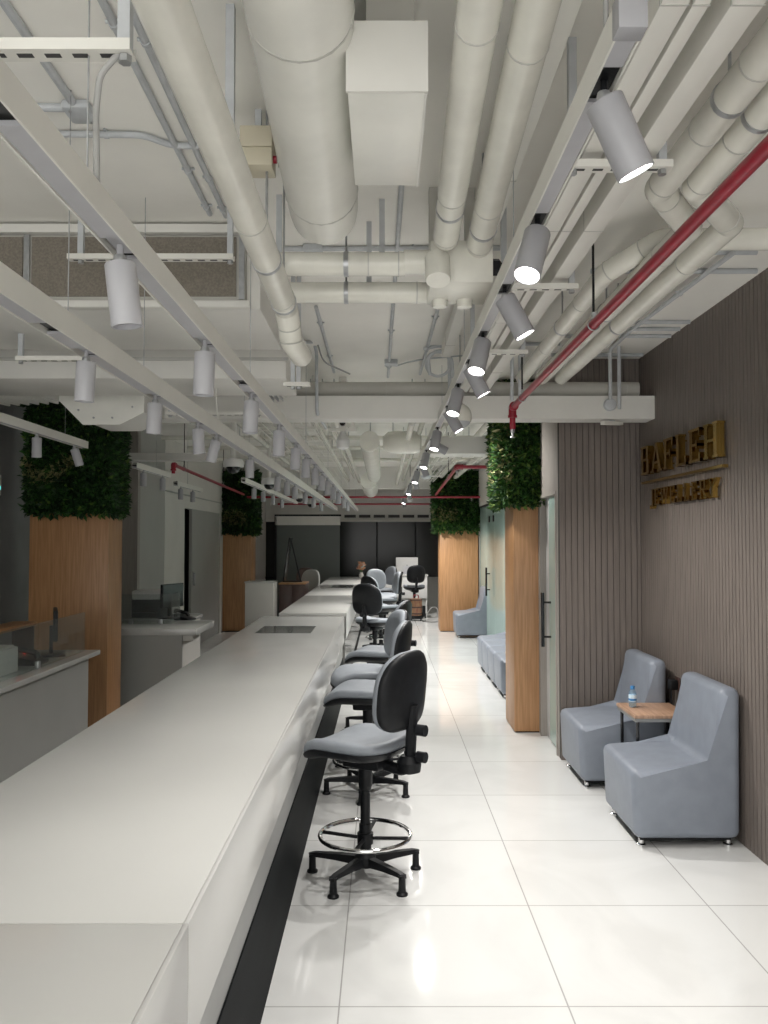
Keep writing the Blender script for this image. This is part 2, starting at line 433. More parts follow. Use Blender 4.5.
def leaf(vs, fs, mi, p, d, L, W, k):
    d = d.normalized(); s = d.cross(Vector((random.uniform(-1, 1), random.uniform(-1, 1), random.uniform(-1, 1)))).normalized()
    nrm = d.cross(s)
    b = len(vs)
    vs += [p, p+d*L*.5+s*W*.5+nrm*L*.08, p+d*L-nrm*L*.12, p+d*L*.5-s*W*.5+nrm*L*.08]
    fs.append((b, b+1, b+2)); fs.append((b, b+2, b+3)); mi += [k, k]
def planter(x0, x1, y0, y1, z0, z1, n, size, label, side, weights, patch=None):
    t = thing('green_wall_planter', label, 'planter', ((x0+x1)/2, (y0+y1)/2, z0), 0, 'green wall planters around the columns')
    hx, hy, H = (x1-x0)/2, (y1-y0)/2, z1-z0
    bk = MB(); bk.box(-hx, hx, -hy, -hy+.03, 0.02, H)
    if side > 0: bk.box(hx-.03, hx, -hy+.03, hy, .02, H)
    else: bk.box(-hx, -hx+.03, -hy+.03, hy, .02, H)
    bk.build('backing_tray', M['backing'], t)
    def foliage(name, cnt, rng, cols):
        vs, fs, mi = [], [], []
        A1, A2 = 2*hx, 2*hy
        for _ in range(cnt):
            zz = random.uniform(0.0, H)
            if random.random() < A1/(A1+A2):
                p = Vector((random.uniform(-hx-.03, hx+.03), -hy-random.uniform(0, .05), zz)); nn = Vector((0, -1, 0))
            else:
                p = Vector((side*(hx+random.uniform(0, .05)), random.uniform(-hy-.03, hy), zz)); nn = Vector((side, 0, 0))
            if rng and not rng(p): continue
            d = nn*random.uniform(.3, 1.2)+Vector((random.uniform(-.9, .9), random.uniform(-.9, .9), random.uniform(-1.1, .6)))
            L = size*random.uniform(.6, 1.5)
            leaf(vs, fs, mi, p, d, L, L*random.uniform(.28, .55), random.choices(range(len(cols)), weights=weights if len(cols) > 1 else [1])[0])
        me = bpy.data.meshes.new(name); me.from_pydata(vs, [], fs)
        for c in cols: me.materials.append(c)
        me.polygons.foreach_set('material_index', mi)
        o = bpy.data.objects.new(name, me); C.objects.link(o); o.parent = t
    foliage('foliage', n, None, [M['leafA'], M['leafB'], M['leafC']])
    if patch: foliage('pale_and_lit_fronds', n, patch, [M['leafD']])
    return t
planter(-3.03, -2.38, 7.12, 7.50, 1.875, CEIL-.02, 14000, .058, 'green foliage planter wrapping the near left oak column', 1, [6, 3, .35],
        lambda p: p.y < -.2 and abs(p.z-.42-.10*math.sin(p.x*9)) < .055 and p.x < .12)
planter(1.05, 1.33, 7.10, 7.60, 1.95, CEIL-.02, 11000, .056, 'green foliage planter above the oak column by the slatted wall', -1, [4.5, 4.5, 2.0],  # extra lime leaves in the mix stand in for lamplight
        lambda p: p.x < -.08 and .18 < p.z < .68 and random.random() < .22)  # paler leaves imitate the lamp glow on this side
planter(-2.95, -2.36, 14.95, 15.45, 1.76, 2.9, 5000, .075, 'dark foliage planter on the distant left oak column', 1, [6, 3, .3],
        lambda p: p.y < -.2 and abs(p.z-.30) < .12 and abs(p.x) < .2)
planter(1.0, 1.73, 14.95, 15.45, 1.80, 2.9, 5500, .075, 'green foliage planter on the distant right oak column', -1, [4, 5, 1],
        lambda p: p.y < -.2 and abs(p.z-.32) < .10 and p.x < -.05)
# ================================================================ RECEPTION COUNTERS
def counter(label, y0, y1, x0, x1, zt, seams, near):
    t = thing('reception_counter', label, 'counter', (0, y0, 0), 0, 'long reception counters'); L = y1-y0
    ys = [0]+[s-y0 for s in seams]+[L]
    for a, b in zip(ys[:-1], ys[1:]):
        MB().box(x0, x1-.012, a+.0012, b-.0012, zt-.035, zt, 0, .003).build('worktop', M['worktop'], t)
        m = MB().box(x1-.0118, x1, a+.0012, b-.0012, zt-.27, zt, 0, .003)
        m.build('fascia', M['fascia'], t)
    MB().box(x0, x0+.03, 0, L, zt-.27, zt-.036).build('rear_fascia', M['fascia'], t)
    MB().box(x0+.08, x1-.0125, .012, L-.012, .0, .42 if near else .10).build('front_panel', M['darkmarble'], t)
    MB().box(x0+.08, x1-.018, .012, L-.012, .421 if near else .101, zt-.037).build('upper_panel', M['greystrip'] if near else M['greymarble'], t)
    return t
ca = counter('long white gloss reception counter in the foreground with dark marble base', -1.2, 8.72, -1.262, -.405, .85, [1.76], True)
ca_i = MB().box(-1.10, -.62, 7.15+1.2, 7.72+1.2, .8503, .8530); ca_i.build('smoked_inset', M['inset'], ca)
cb = counter('far white reception counter with grey marble base, ending at the flowers', 8.80, 17.3, -1.10, -.385, .877, [11.6, 14.4], False)
MB().box(-.85, -.5, 13.4-8.8, 14.3-8.8, .8773, .880).build('smoked_inset', M['inset'], cb)

# flower vase at the far end of the counter
t = thing('flower_vase', 'small glass vase of peach and white flowers on the far counter end', 'vase', (-.44, 16.9, .8775))
MB().lathe([(.03, 0), (.045, .03), (.045, .07), (.028, .10), (.036, .12)], seg=16).build('vase', M['whitewall'], t)
m = MB(); st = MB()
for k in range(24):
    a = random.uniform(0, 6.28); r = random.uniform(0, .085); z = random.uniform(.17, .32)
    p = Vector((r*math.cos(a), r*math.sin(a), z))
    m.lathe([(.002, -.02), (.030, -.006), (.038, .010), (.012, .016), (.002, .012)], p, 8, 1 if k % 4 == 0 else 0)
    st.tube([(0, 0, .09), p*.6+Vector((0, 0, .05)), p], .003, 5)
m.build('blossoms', [M['petal'], M['whitewall']], t); st.build('stems', M['leafB'], t)

# ================================================================ DRAUGHTSMAN STOOLS
def sup(a, b, n):
    def f(t):
        c, s = math.cos(t), math.sin(t)
        return (math.copysign(abs(c)**(2/n), c)*a, math.copysign(abs(s)**(2/n), s)*b)
    return f
def make_stool(label, seat_z=.665):
    t = thing('draughtsman_stool', label, 'stool', (0, 0, 0), 0, 'swivel stools along the counter')
    for k in range(5):
        a = math.pi/2+2*math.pi*k/5+.32
        d = Vector((math.cos(a), math.sin(a), 0)); s = Vector((-d.y, d.x, 0))
        m = MB()
        prof = [(.03, .105, .024, .062), (.15, .104, .020, .075), (.255, .100, .017, .080), (.285, .093, .016, .076)]
        vs = []; fs = []
        for (r, zt, hw, zb) in prof:
            vs += [d*r+s*hw+Vector((0, 0, zb)), d*r-s*hw+Vector((0, 0, zb)), d*r-s*hw*.8+Vector((0, 0, zt)), d*r+s*hw*.8+Vector((0, 0, zt))]
        for i in range(3):
            for q in range(4): fs.append((i*4+q, i*4+(q+1) % 4, (i+1)*4+(q+1) % 4, (i+1)*4+q))
        fs += [(0, 1, 2, 3), (12, 15, 14, 13)]
        m._faces(vs, fs, 0, False)
        lg = m.build('leg', M['black'], t)
        g = MB().lathe([(.027, 0), (.027, .008), (.018, .016), (.016, .085), (.020, .092)], d*.272, 14)
        g.build('foot_glide', M['black'], lg)
    MB().lathe([(.05, .058), (.055, .075), (.052, .105), (.034, .118), (.030, .125)], seg=20).build('hub', M['black'], t)
    MB().lathe([(.030, .12), (.030, .26), (.027, .262), (.024, .264), (.024, .40), (.022, .42), (.031, .43), (.034, .45), (.034, seat_z-.105), (.03, seat_z-.1)], seg=20).build('gas_lift', M['black'], t)
    MB().ring((0, 0, .205), .222, .0105, 'z', 48, 10).build('foot_ring', M['chrome'], t)
    m = MB()
    for a in (.35, .35+math.pi/2, .35+math.pi, .35-math.pi/2):
        m.cyl((.02*math.cos(a), .02*math.sin(a), .19), (.22*math.cos(a), .22*math.sin(a), .203), .009, 8)
    m.lathe([(.04, .165), (.04, .215), (.03, .22)], seg=16)
    m.build('ring_bracket', M['black'], t)
    # seat: rounded cushion with waterfall front over a black shell, front = +y
    plan = sup(.235, .238, 3.2)
    def fn(a, b, h):
        dip = -.050*max(0, (b-.08)/.145)**2 + .012*max(0, (-b-.1)/.12)**2 + .022*(abs(a)/.23)**2.5
        return Vector((a, b+.045, seat_z+h+dip))
    MB().radial(plan, [(.9, -.045), (.975, -.038), (1.0, -.022), (.99, -.006), (.95, .008), (.85, .016), (.6, .013), (.3, .006), (.03, .004)], fn).build('seat_cushion', M['fabric_st'], t, 60)
    MB().radial(plan, [(.25, -.085), (.6, -.082), (.88, -.070), (.985, -.052), (1.005, -.04), (.96, -.036)], fn).build('seat_shell', M['black'], t, 60)
    MB().box(-.075, .075, -.12, .09, seat_z-.125, seat_z-.075, 0, .012).build('seat_mechanism', M['black'], t)
    # J bar and knobs behind
    zs = seat_z
    bar = MB()
    path = fillet([(0, -.08, zs-.10), (0, -.25, zs-.125), (0, -.27, zs+.20)], .07, 8)
    for p, q in zip(path[:-1], path[1:]):
        pass
    bar.tube(path, .027, 10)
    bar.lathe([(.012, -.09), (.055, -.075), (.06, -.03), (.04, .0)], (0, -.25, zs-.04), 14)
    bar.build('back_bar', M['black'], t)
    for z, r in ((zs+.085, .027), (zs-.04, .026)):
        MB().cyl((0, -.295, z), (0, -.34, z), r, 14).build('adjusting_knob', M['black'], t)
    # backrest
    def bplan(tt):
        c, s = math.cos(tt), math.sin(tt)
        n = 2.5 if s > 0 else 3.6
        return (math.copysign(abs(c)**(2/n), c)*.205, math.copysign(abs(s)**(2/n), s)*.188)
    def bf(a, b, h):
        y = -.25+h + 1.0*a*a - .10*(b) + .25*b*b*0
        return Vector((a, y, zs+.268+b))
    MB().radial(bplan, [(.9, 0.0), (.985, .006), (1.0, .02), (.97, .038), (.88, .052), (.6, .058), (.3, .058), (.03, .058)], bf).build('back_cushion', M['fabric_st'], t, 60)
    MB().radial(bplan, [(.05, -.032), (.5, -.032), (.85, -.028), (.97, -.014), (1.01, .0), (1.0, .008), (.95, .010)], bf).build('back_shell', M['black'], t, 60)
    return t
# (x, y, facing degrees from straight ahead, positive = towards the counter), label
stools = [
    (-.087, 4.12, 58, 'nearest grey draughtsman stool, its black back shell turned to the aisle'),
    (-.10, 5.50, 82, 'second stool from the front, back hidden behind the nearest stool'),
    (-.10, 6.25, 106, 'third stool from the front, showing the grey inside of its backrest'),
    (-.04, 7.35, 75, 'fourth stool from the front, tucked against the counter edge'),
    (-.10, 10.3, -28, 'stool with its broad black back turned to us halfway down the counter'),
    (-.03, 12.4, -55, 'stool behind the one with the broad black back, seat swung to the aisle'),
    (.03, 13.9, 100, 'far stool seen side on with its slim backrest toward the aisle'),
    (-.03, 15.0, -150, 'far stool facing us near the flower vase'),
    (-.02, 16.6, 120, 'farthest stool along the counter, beside the white desk'),
]
st0 = make_stool(stools[0][3])
for i, (x, y, a, lab) in enumerate(stools):
    o = st0 if i == 0 else copy_tree(st0)
    o.location = (x, y, 0); o.rotation_euler = (0, 0, R(a)); o['label'] = lab
o = copy_tree(st0); o.location = (.67, 17.75, 0); o.rotation_euler = (0, 0, R(8)); o['label'] = 'black backed stool standing in front of the far white desk'
o.scale = (.95, .95, 1.0)

# ================================================================ ARMLESS LOUNGE CHAIRS
def make_sofa(label, w=.62, group='grey armless lounge chairs'):
    """faces -x; origin at the base centre"""
    t = thing('lounge_chair', label, 'chair', (0, 0, 0), 0, group)
    poly = [(-.285, .045), (.285, .045), (.295, .85), (.185, .85), (.145, .425), (-.30, .415)]
    MB().prism(poly, 'y', -w/2, w/2, 0, .042, 4).build('upholstery', M['fabric'], t, 60)
    for sx in (-.235, .235):
        for sy in (-w/2+.06, w/2-.06):
            MB().lathe([(.026, 0), (.026, .006), (.016, .012), (.016, .055)], (sx, sy, 0), 14).build('foot', M['chrome'], t)
    MB().box(-.25, .24, -w/2+.03, w/2-.03, .035, .052).build('base_board', M['black'], t)
    return t
so = make_sofa('grey blue armless chair nearest us against the slatted wall')
so.location = (1.635, 4.80, 0)
spots = [(1.60, 5.86, 'grey blue armless chair in the slatted corner behind the side table'),
         (1.52, 14.30, 'lone grey armless chair in front of the distant right oak column'),
         (1.50, 8.92, 'nearest chair of the row half hidden by the oak column'),
         (1.50, 9.46, 'second chair of the row behind the oak column'),
         (1.50, 10.00, 'third chair of the row behind the oak column'),
         (1.50, 10.54, 'farthest chair of the row behind the oak column')]
for i, (x, y, lab) in enumerate(spots):
    o = copy_tree(so); o.location = (x, y, 0); o['label'] = lab
    if i >= 2: o.scale = (.95, .86, 1)

# side table with bottle
t = thing('side_table', 'small pale wood side table on black frame between the two armless chairs', 'table', (1.725, 5.34, 0))
MB().box(-.175, .175, -.20, .205, .55, .57, 0, .002).build('tabletop', M['table_wood'], t)
MB().box(-.17, .17, -.195, .2, .527, .5495, 0, .002).build('apron', M['greystrip'], t)
for sx in (-.15, .15):
    for sy in (-.17, .165):
        MB().box(sx-.009, sx+.009, sy-.009, sy+.009, 0, .528, 0, .002).build('leg', M['black_gloss'], t)
t = thing('water_bottle', 'small blue capped water bottle standing on the side table', 'bottle', (1.615, 5.40, .5705))
MB().lathe([(.018, 0), (.024, .004), (.025, .03), (.023, .045), (.025, .06), (.025, .085), (.018, .105), (.011, .115), (.011, .118)], seg=20).build('body', M['bottle'], t)
MB().lathe([(.0255, .038), (.0258, .04), (.0258, .078), (.0255, .08)], seg=20).build('label_band', M['paper'], t)
MB().lathe([(.0262, .043), (.0262, .057)], seg=20).build('label_stripe', M['blue'], t)
MB().lathe([(.014, .115), (.014, .133), (.012, .136)], seg=16).build('cap', M['blue'], t)
# wall socket with plug
t = thing('wall_socket', 'dark wall socket with a black plug on the slatted wall', 'socket', (1.95, 5.50, .70))
MB().box(-.012, 0, -.045, .045, -.045, .045, 0, .004).build('plate', M['brown'], t)
MB().box(-.065, -.012, -.028, .03, -.035, .03, 0, .008).build('plug', M['black'], t)
MB().tube(fillet([(-.05, 0, -.03), (-.05, 0, -.16), (-.02, .03, -.34), (-.03, .05, -.66)], .05), .005, 8).build('cord', M['black'], t)

# ================================================================ GOLD SIGN
def glyph(ch):
    """strokes as boxes (x0,x1,z0,z1) or slanted quads [(x,z)*4] in a unit-high cell"""
    S = {}
    s = .07
    def stem(x): return [(x, x+.16, 0, 1), (x-.05, x+.21, 0, s), (x-.05, x+.21, 1-s, 1)]
    W = .74
    if ch == 'B': return stem(.06)+[(.2, .56, .93, 1), (.2, .56, .48, .56), (.2, .60, 0, .07), (.50, .64, .53, .96), (.54, .70, .04, .52)], W
    if ch == 'A': return [[(0.02, 0), (.14, 0), (.42, 1), (.32, 1)], [(.58, 0), (.76, 0), (.46, 1), (.32, 1)], (.2, .6, .28, .36), (-.04, .22, 0, s), (.5, .84, 0, s)], .8
    if ch == 'F': return stem(.06)+[(.2, .68, .92, 1), (.6, .68, .74, 1), (.2, .52, .47, .55), (.46, .52, .38, .64)], .72
    if ch == 'L': return stem(.06)+[(.2, .68, 0, .08), (.6, .68, 0, .28)], .72
    if ch == 'E': return stem(.06)+[(.2, .66, .92, 1), (.6, .66, .76, 1), (.2, .52, .47, .55), (.46, .52, .38, .64), (.2, .70, 0, .08), (.62, .70, 0, .26)], .74
    if ch == 'H': return stem(.06)+stem(.56)+[(.2, .6, .46, .54)], .82
    if ch == 'J': return [(.22, .38, -.12, 1), (.15, .45, 1-s, 1), (.02, .3, -.2, -.1), (-.02, .1, -.2, .02)], .5
    if ch == 'W': return [[(.18, 0), (.30, 0), (.16, 1), (.0, 1)], [(.18, 0), (.28, 0), (.52, 1), (.42, 1)], [(.66, 0), (.78, 0), (.60, 1), (.44, 1)], [(.68, 0), (.78, 0), (1.0, 1), (.90, 1)], (-.06, .22, 1-s, 1), (.38, .68, 1-s, 1), (.82, 1.06, 1-s, 1)], 1.06
    if ch == 'R': return stem(.06)+[(.2, .56, .93, 1), (.2, .56, .46, .54), (.50, .66, .50, .97), [(.36, .48), (.52, .48), (.80, 0), (.62, 0)], (.6, .84, 0, s)], .82
    if ch == 'Y': return [[(.28, .45), (.44, .45), (.16, 1), (.0, 1)], [(.30, .45), (.42, .45), (.72, 1), (.62, 1)], (.28, .44, 0, .5), (.2, .52, 0, s), (-.06, .24, 1-s, 1), (.54, .80, 1-s, 1)], .76
sg = thing('wall_sign', 'raised polished gold letter sign on the slatted wall', 'sign', (1.95, 5.38, 1.88))
def letters(word, ya, yb, z, h, depth):
    gs = [glyph(c) for c in word]
    tot = sum(w for _, w in gs)+.12*(len(word)-1)
    k = (ya-yb)/tot; cur = ya
    for c, (strokes, w) in zip(word, gs):
        m = MB(); e = 0
        for st_ in strokes:
            e += .0006                                   # keep stroke faces a hair apart
            if isinstance(st_, tuple):
                m.box(-depth-e, -.012, cur-st_[1]*k-5.38, cur-st_[0]*k-5.38, z+st_[2]*h-1.88, z+st_[3]*h-1.88)
            else:
                m.prism([(cur-u*k-5.38, z+v*h-1.88) for u, v in st_], 'x', -depth-e, -.012)
        for yy, zz in ((.2, .2), (.2, .8)):
            m.cyl((-.02, cur-yy*k-5.38, z+zz*h-1.88), (0, cur-yy*k-5.38, z+zz*h-1.88), .005, 6)
        m.build('letter', M['gold'], sg); cur -= (w+.12)*k
letters('BAFLEH', 6.08, 4.66, 2.122, .205, .055)
letters('JEWELLERY', 5.92, 4.74, 1.895, .115, .04)
MB().box(-.045, -.012, 4.64-5.38, 6.10-5.38, 2.058-1.88, 2.076-1.88).build('underline_bar', M['gold'], sg)

# ================================================================ SERVICE DESKS ON THE LEFT
t = thing('service_desk', 'near left service desk of grey panels in front of the oak column', 'desk', (-2.55, 4.4, 0))
MB().box(-.30, .36, -4.4, 2.06, .765, .80, 0, .003).build('worktop', M['worktop'], t)
MB().box(.28, .30, -4.4, 1.97, 0, .764).build('front_panel', M['greywall'], t)
MB().box(-.28, .279, 1.95, 1.97, 0, .764).build('end_panel', M['greywall'], t)
g = thing('glass_screen', 'clear glass screen standing on the near left service desk', 'screen', (-2.28, 4.4, .80))
for a, b in ((-2.2, -.02), (0, 1.10), (1.115, 1.96)): MB().box(-.005, .005, a, b, .004, .30).build('glass_panel', M['clear'], g)
for y in (-.01, 1.107): MB().box(-.012, .012, y-.02, y+.02, 0, .05, 0, .002).build('clamp', M['steel'], g)

def monitor(label, x, y, z, rz, w=.46, h=.28, body='screen'):
    t = thing('monitor', label, 'monitor', (x, y, z), rz, 'desk monitors')
    MB().box(-w/2, w/2, -.015, .015, .12, .12+h, 0, .006).build('display_housing', M['black'], t)
    MB().box(-w/2+.01, w/2-.01, -.0165, -.0152, .13, .11+h).build('display', M[body], t)
    MB().box(-.03, .03, .015, .04, .02, .22, 0, .004).build('stand', M['black'], t)
    MB().box(-.11, .11, -.07, .10, 0, .015, 0, .004).build('foot', M['black'], t)
    return t
monitor('dark monitor behind the glass of the near left service desk', -2.42, 6.15, .80, R(112), .38, .22)
t = thing('desk_phone', 'black desk phone with a red light on the near left desk', 'telephone', (-2.43, 5.72, .80), R(90))
MB().prism([(-.10, 0), (.10, 0), (.10, .075), (-.10, .025)], 'x', -.09, .09, 0, .006).build('base', M['black'], t)
MB().tube(fillet([(-.065, -.09, .05), (-.065, -.08, .085), (-.065, .09, .12), (-.065, .1, .085)], .03), .02, 10).build('handset', M['black_gloss'], t)
MB().box(.05, .07, .05, .06, .062, .075).build('indicator', M['redled'], t)
t = thing('paper_tray', 'white paper stack box at the left edge behind the glass screen', 'tray', (-2.50, 5.22, .80))
MB().box(-.13, .13, -.20, .20, 0, .16, 0, .008).build('casing', M['white_plastic'], t); MB().box(-.11, .11, -.18, .18, .1605, .172, 0, .002).build('paper', M['whitewall'], t)
t = thing('desk_shelf', 'low brown wooden shelf behind the near left glass screen', 'shelf', (-2.73, 5.95, .80))
MB().box(-.09, .09, -.55, .40, .20, .232, 0, .003).build('board', M['oak'], t)
for y in (-.52, .37): MB().box(-.08, .08, y-.012, y+.012, 0, .20).build('side_support', M['brown'], t)

t = thing('service_desk', 'second left service desk with overhanging white top beyond the oak column', 'desk', (-2.33, 8.4, 0))
MB().box(-.42, .54, -.42, .42, .735, .80, 0, .003).build('worktop', M['worktop'], t)
MB().box(-.40, .40, -.40, -.375, 0, .734).build('end_panel', M['greywall'], t)
MB().box(.375, .40, -.374, .40, 0, .734).build('front_panel', M['whitewall'], t)
MB().box(.402, .50, -.38, -.34, .68, .734).build('bracket', M['whitewall'], t)
t = thing('service_desk', 'low white desk top behind the second left service desk', 'desk', (-2.45, 9.3, 0))
MB().box(-.35, .35, -.42, .42, .755, .79, 0, .003).build('worktop', M['worktop'], t)
MB().box(.30, .32, -.40, .40, 0, .754).build('front_panel', M['whitewall'], t)
MB().box(-.33, -.31, -.40, .40, 0, .754).build('end_panel', M['greywall'], t)
g = thing('glass_screen', 'clear glass screen standing on the second left service desk', 'screen', (-2.15, 8.42, .80))
MB().box(-.52, -.01, -.006, .006, .004, .30).build('glass_panel', M['clear'], g)
MB().box(-.006, .006, .012, .38, .004, .30).build('glass_panel', M['clear'], g)
for x in (-.4, -.1): MB().box(x-.02, x+.02, -.014, .014, 0, .05, 0, .002).build('clamp', M['steel'], g)
monitor('black monitor on the second left desk, seen from the side', -2.32, 9.15, .79, R(70), .40, .26)
t = thing('printer', 'white and black desktop printer behind the second left service desk', 'printer', (-2.62, 9.35, .79))
MB().box(-.16, .16, -.16, .16, 0, .20, 0, .012).build('body', M['black'], t)
MB().box(-.16, .16, -.16, .16, .2005, .30, 0, .02).build('scanner_lid', M['white_plastic'], t)
MB().box(-.12, .12, -.26, -.16, .05, .065, 0, .002).build('output_tray', M['black'], t)
t = thing('desk_phone', 'black desk phone on the second left desk beside the monitor', 'telephone', (-2.13, 8.95, .79), R(70))
MB().prism([(-.09, 0), (.09, 0), (.09, .07), (-.09, .02)], 'x', -.08, .08, 0, .006).build('base', M['black'], t)
MB().tube(fillet([(-.055, -.08, .05), (-.055, -.07, .08), (-.055, .08, .11), (-.055, .09, .08)], .03), .018, 10).build('handset', M['black_gloss'], t)

# far left cabinets
t = thing('cabinet', 'pale grey cabinet past the distant left oak column', 'cabinet', (-1.93, 13.2, 0))
MB().box(-.22, .22, -.25, .25, .04, .98, 0, .004).build('body', M['whitewall'], t); MB().box(-.23, .23, -.26, .26, .981, 1.0, 0, .003).build('top', M['worktop'], t); MB().box(-.2, .2, -.23, .23, 0, .04).build('plinth', M['black'], t)
t = thing('cabinet', 'dark brown cabinet in front of the misted partition', 'cabinet', (-1.47, 13.75, 0))
MB().box(-.21, .21, -.3, .3, .04, .93, 0, .004).build('body', M['brown'], t); MB().box(-.22, .22, -.31, .31, .931, .955, 0, .003).build('top', M['oak'], t)
for x in (-.105, .105): MB().box(x-.1, x+.1, -.312, -.3005, .06, .91, 0, .002).build('door', M['brown'], t)
t = thing('display_board', 'tall dark board leaning on an easel on the brown cabinet', 'board', (-1.62, 13.75, .9555))
mxr = Matrix.Rotation(R(14), 4, 'Y') @ Matrix.Rotation(R(-6), 4, 'X')
MB().box(-.02, .0, -.20, .20, .02, .74, 0, .004, 2, Matrix.Rotation(R(8), 4, 'Y')).build('panel', M['screen'], t)
MB().tube([(.10, 0, .68), (.26, 0, .01)], .011, 8).build('rear_strut', M['black'], t)
MB().box(-.04, .28, -.02, .02, 0, .022, 0, .002).build('foot_rail', M['black'], t)
for k, (x, y, a, lab) in enumerate(((-1.46, 15.3, 150, 'light backed task chair peeking over the far counter edge'), (-1.46, 16.4, 200, 'brown high backed chair behind the far counter'))):
    t = thing('task_chair', lab, 'chair', (x, y, 0), R(a), 'task chairs behind the far counter')
    mm = M['brown'] if k else M['greywall']
    MB().radial(sup(.22, .22, 3), [(.9, -.05), (1, -.03), (1, 0), (.9, .02), (.1, .02)], lambda a_, b_, h_: Vector((a_, b_, .46+h_)), 32).build('seat', mm, t, 60)
    MB().radial(sup(.21, .30, 3), [(.1, -.03), (.9, -.03), (1, -.01), (1, .01), (.9, .03), (.1, .03)], lambda a_, b_, h_: Vector((a_, -.23+h_-.12*b_+.6*a_*a_, .80+b_)), 32).build('backrest', mm, t, 60)
    MB().tube(fillet([(0, -.05, .42), (0, -.26, .42), (0, -.27, .62)], .06), .02, 8).build('back_bar', M['black'], t)
    MB().lathe([(.03, .06), (.03, .25), (.02, .26), (.02, .43)], seg=12).build('gas_lift', M['black'], t)
    for q in range(5):
        a_ = 2*math.pi*q/5; d = Vector((math.cos(a_), math.sin(a_), 0))
        lg = MB().cyl(d*.02+Vector((0, 0, .08)), d*.27+Vector((0, 0, .07)), .02, 8, 0, .013).build('leg', M['black'], t)
        MB().cyl(d*.27+Vector((-.02, 0, .03)), d*.27+Vector((.02, 0, .03)), .03, 12).build('castor', M['black'], lg)

# far white desk with screen, canister
t = thing('reception_desk', 'white desk at the far end of the aisle', 'desk', (.60, 18.75, 0))
MB().box(-.62, .40, -.36, .36, .845, .88, 0, .003).build('worktop', M['worktop'], t)
MB().box(-.60, .38, -.34, -.31, .36, .844, 0, .003).build('front_panel', M['white_plastic'], t)
MB().box(-.58, .36, -.29, -.27, 0, .844).build('lower_panel', M['greywall'], t)
MB().box(.35, .38, -.309, .34, 0, .844).build('side_panel', M['white_plastic'], t); MB().box(-.60, -.585, -.309, .34, 0, .844).build('side_panel', M['white_plastic'], t)
m = MB().box(-.60, .38, .32, .34, .3, .844); m.build('rear_panel', M['greywall'], t)
t = thing('computer', 'white backed all in one computer on the far white desk', 'computer', (.54, 18.75, .88), R(4))
MB().box(-.25, .25, -.02, .02, .05, .38, 0, .014).build('housing', M['white_plastic'], t)
MB().prism([(-.10, 0), (.06, 0), (.05, .012), (-.01, .02), (-.02, .18), (-.035, .18), (-.06, .012)], 'x', -.09, .09, 0, .003).build('stand', M['lamp_body'], t)
MB().lathe([(.001, 0), (.016, 0.001), (.016, .003), (.001, .003)], (0, -.0205, .2), 12, 0, Matrix.Rotation(R(90), 4, 'X')).build('emblem', M['steel'], t)
t = thing('canister', 'rust brown drum canister with straps on the floor before the far stool', 'canister', (.68, 17.1, 0))
MB().lathe([(.12, .10), (.125, .11), (.125, .42), (.12, .44), (.05, .45)], seg=28).build('drum', M['rust'], t)
m = MB()
for z in (.13, .26, .41): m.lathe([(.127, z), (.131, z+.006), (.131, z+.02), (.127, z+.026)], seg=28)
m.build('hoop', M['brown'], t)
MB().lathe([(.10, 0.03), (.15, .04), (.155, .075), (.13, .102)], seg=28).build('skirt', M['black'], t)
for k in range(4):
    a_ = k*math.pi/2+.7; MB().cyl((.14*math.cos(a_)-.012, .14*math.sin(a_), .025), (.14*math.cos(a_)+.012, .14*math.sin(a_), .025), .025, 10).build('castor', M['black'], t)
MB().box(.13, .19, -.05, .05, .07, .30, 0, .01).build('motor_box', M['black'], t)
MB().tube(fillet([(-.05, 0, .45), (-.05, 0, .52), (.05, 0, .52), (.05, 0, .45)], .03), .009, 8).build('carry_handle', M['red'], t)
t = tag(MB().tube(fillet([(.90, 17.15, .12), (1.0, 17.2, .26), (1.12, 17.3, .25), (1.18, 17.0, .012), (1.35, 16.9, .012), (1.42, 17.5, .012)], .12, 8), .011, 8).build('hose', M['cable']), 'grey hose looping from the rust canister to the floor', 'hose')
t = tag(MB().tube(fillet([(.80, 16.85, .007), (.98, 16.65, .007), (1.15, 16.75, .007), (1.3, 16.6, .007), (1.55, 16.9, .007)], .15, 6), .006, 6).build('power_cable', M['black']), 'thin dark cable lying on the floor beside the grey hose', 'cable')
# thermostat-like panel on grey wall
t = thing('access_panel', 'small white reader with a teal light on the grey left wall', 'panel', (-3.30, 7.05, 2.12))
MB().box(0, .03, -.05, .05, -.09, .09, 0, .01).build('casing', M['white_plastic'], t); MB().box(.0305, .033, .0, .03, -.04, -.01).build('light', M['teal'], t)
# ================================================================ CEILING SERVICES
def band(m, p, d, r, w=.0045):
    d = Vector(d).normalized(); p = Vector(p)
    m.tube([p-d*w*.5, p+d*w*.5], [r, r], 20)
def pipe(label, pts, r, m='pipe', rad=None, bands=(), name='ceiling_pipe', cat='pipe', group='cream ceiling pipes', seg=22, straps=None, hangers=()):
    pts = [Vector(p) for p in pts]
    o = pts[0].copy()
    t = thing(name, label, cat, o, 0, group)
    path = fillet(pts, rad or r*1.5, 6) if len(pts) > 2 else pts
    MB().tube(local(path, o), r, seg).build('pipe_run', M[m], t)
    if bands:
        for (i, f) in bands:
            a, b = pts[i], pts[i+1]
            mb = MB(); band(mb, a.lerp(b, f)-o, b-a, r+.0022); mb.build('coupling_band', M['seam'], t)
    for (i, f) in hangers:
        p = pts[i].lerp(pts[i+1], f); d = (pts[i+1]-pts[i]).normalized()
        mb = MB(); mb.tube([p-o+Vector((0, 0, r)), Vector((p.x, p.y, CEIL))-o], .0045, 6)
        band(mb, p-o, d, r+.003, .018); mb.build('hanger', M['steel'], t)
    return t
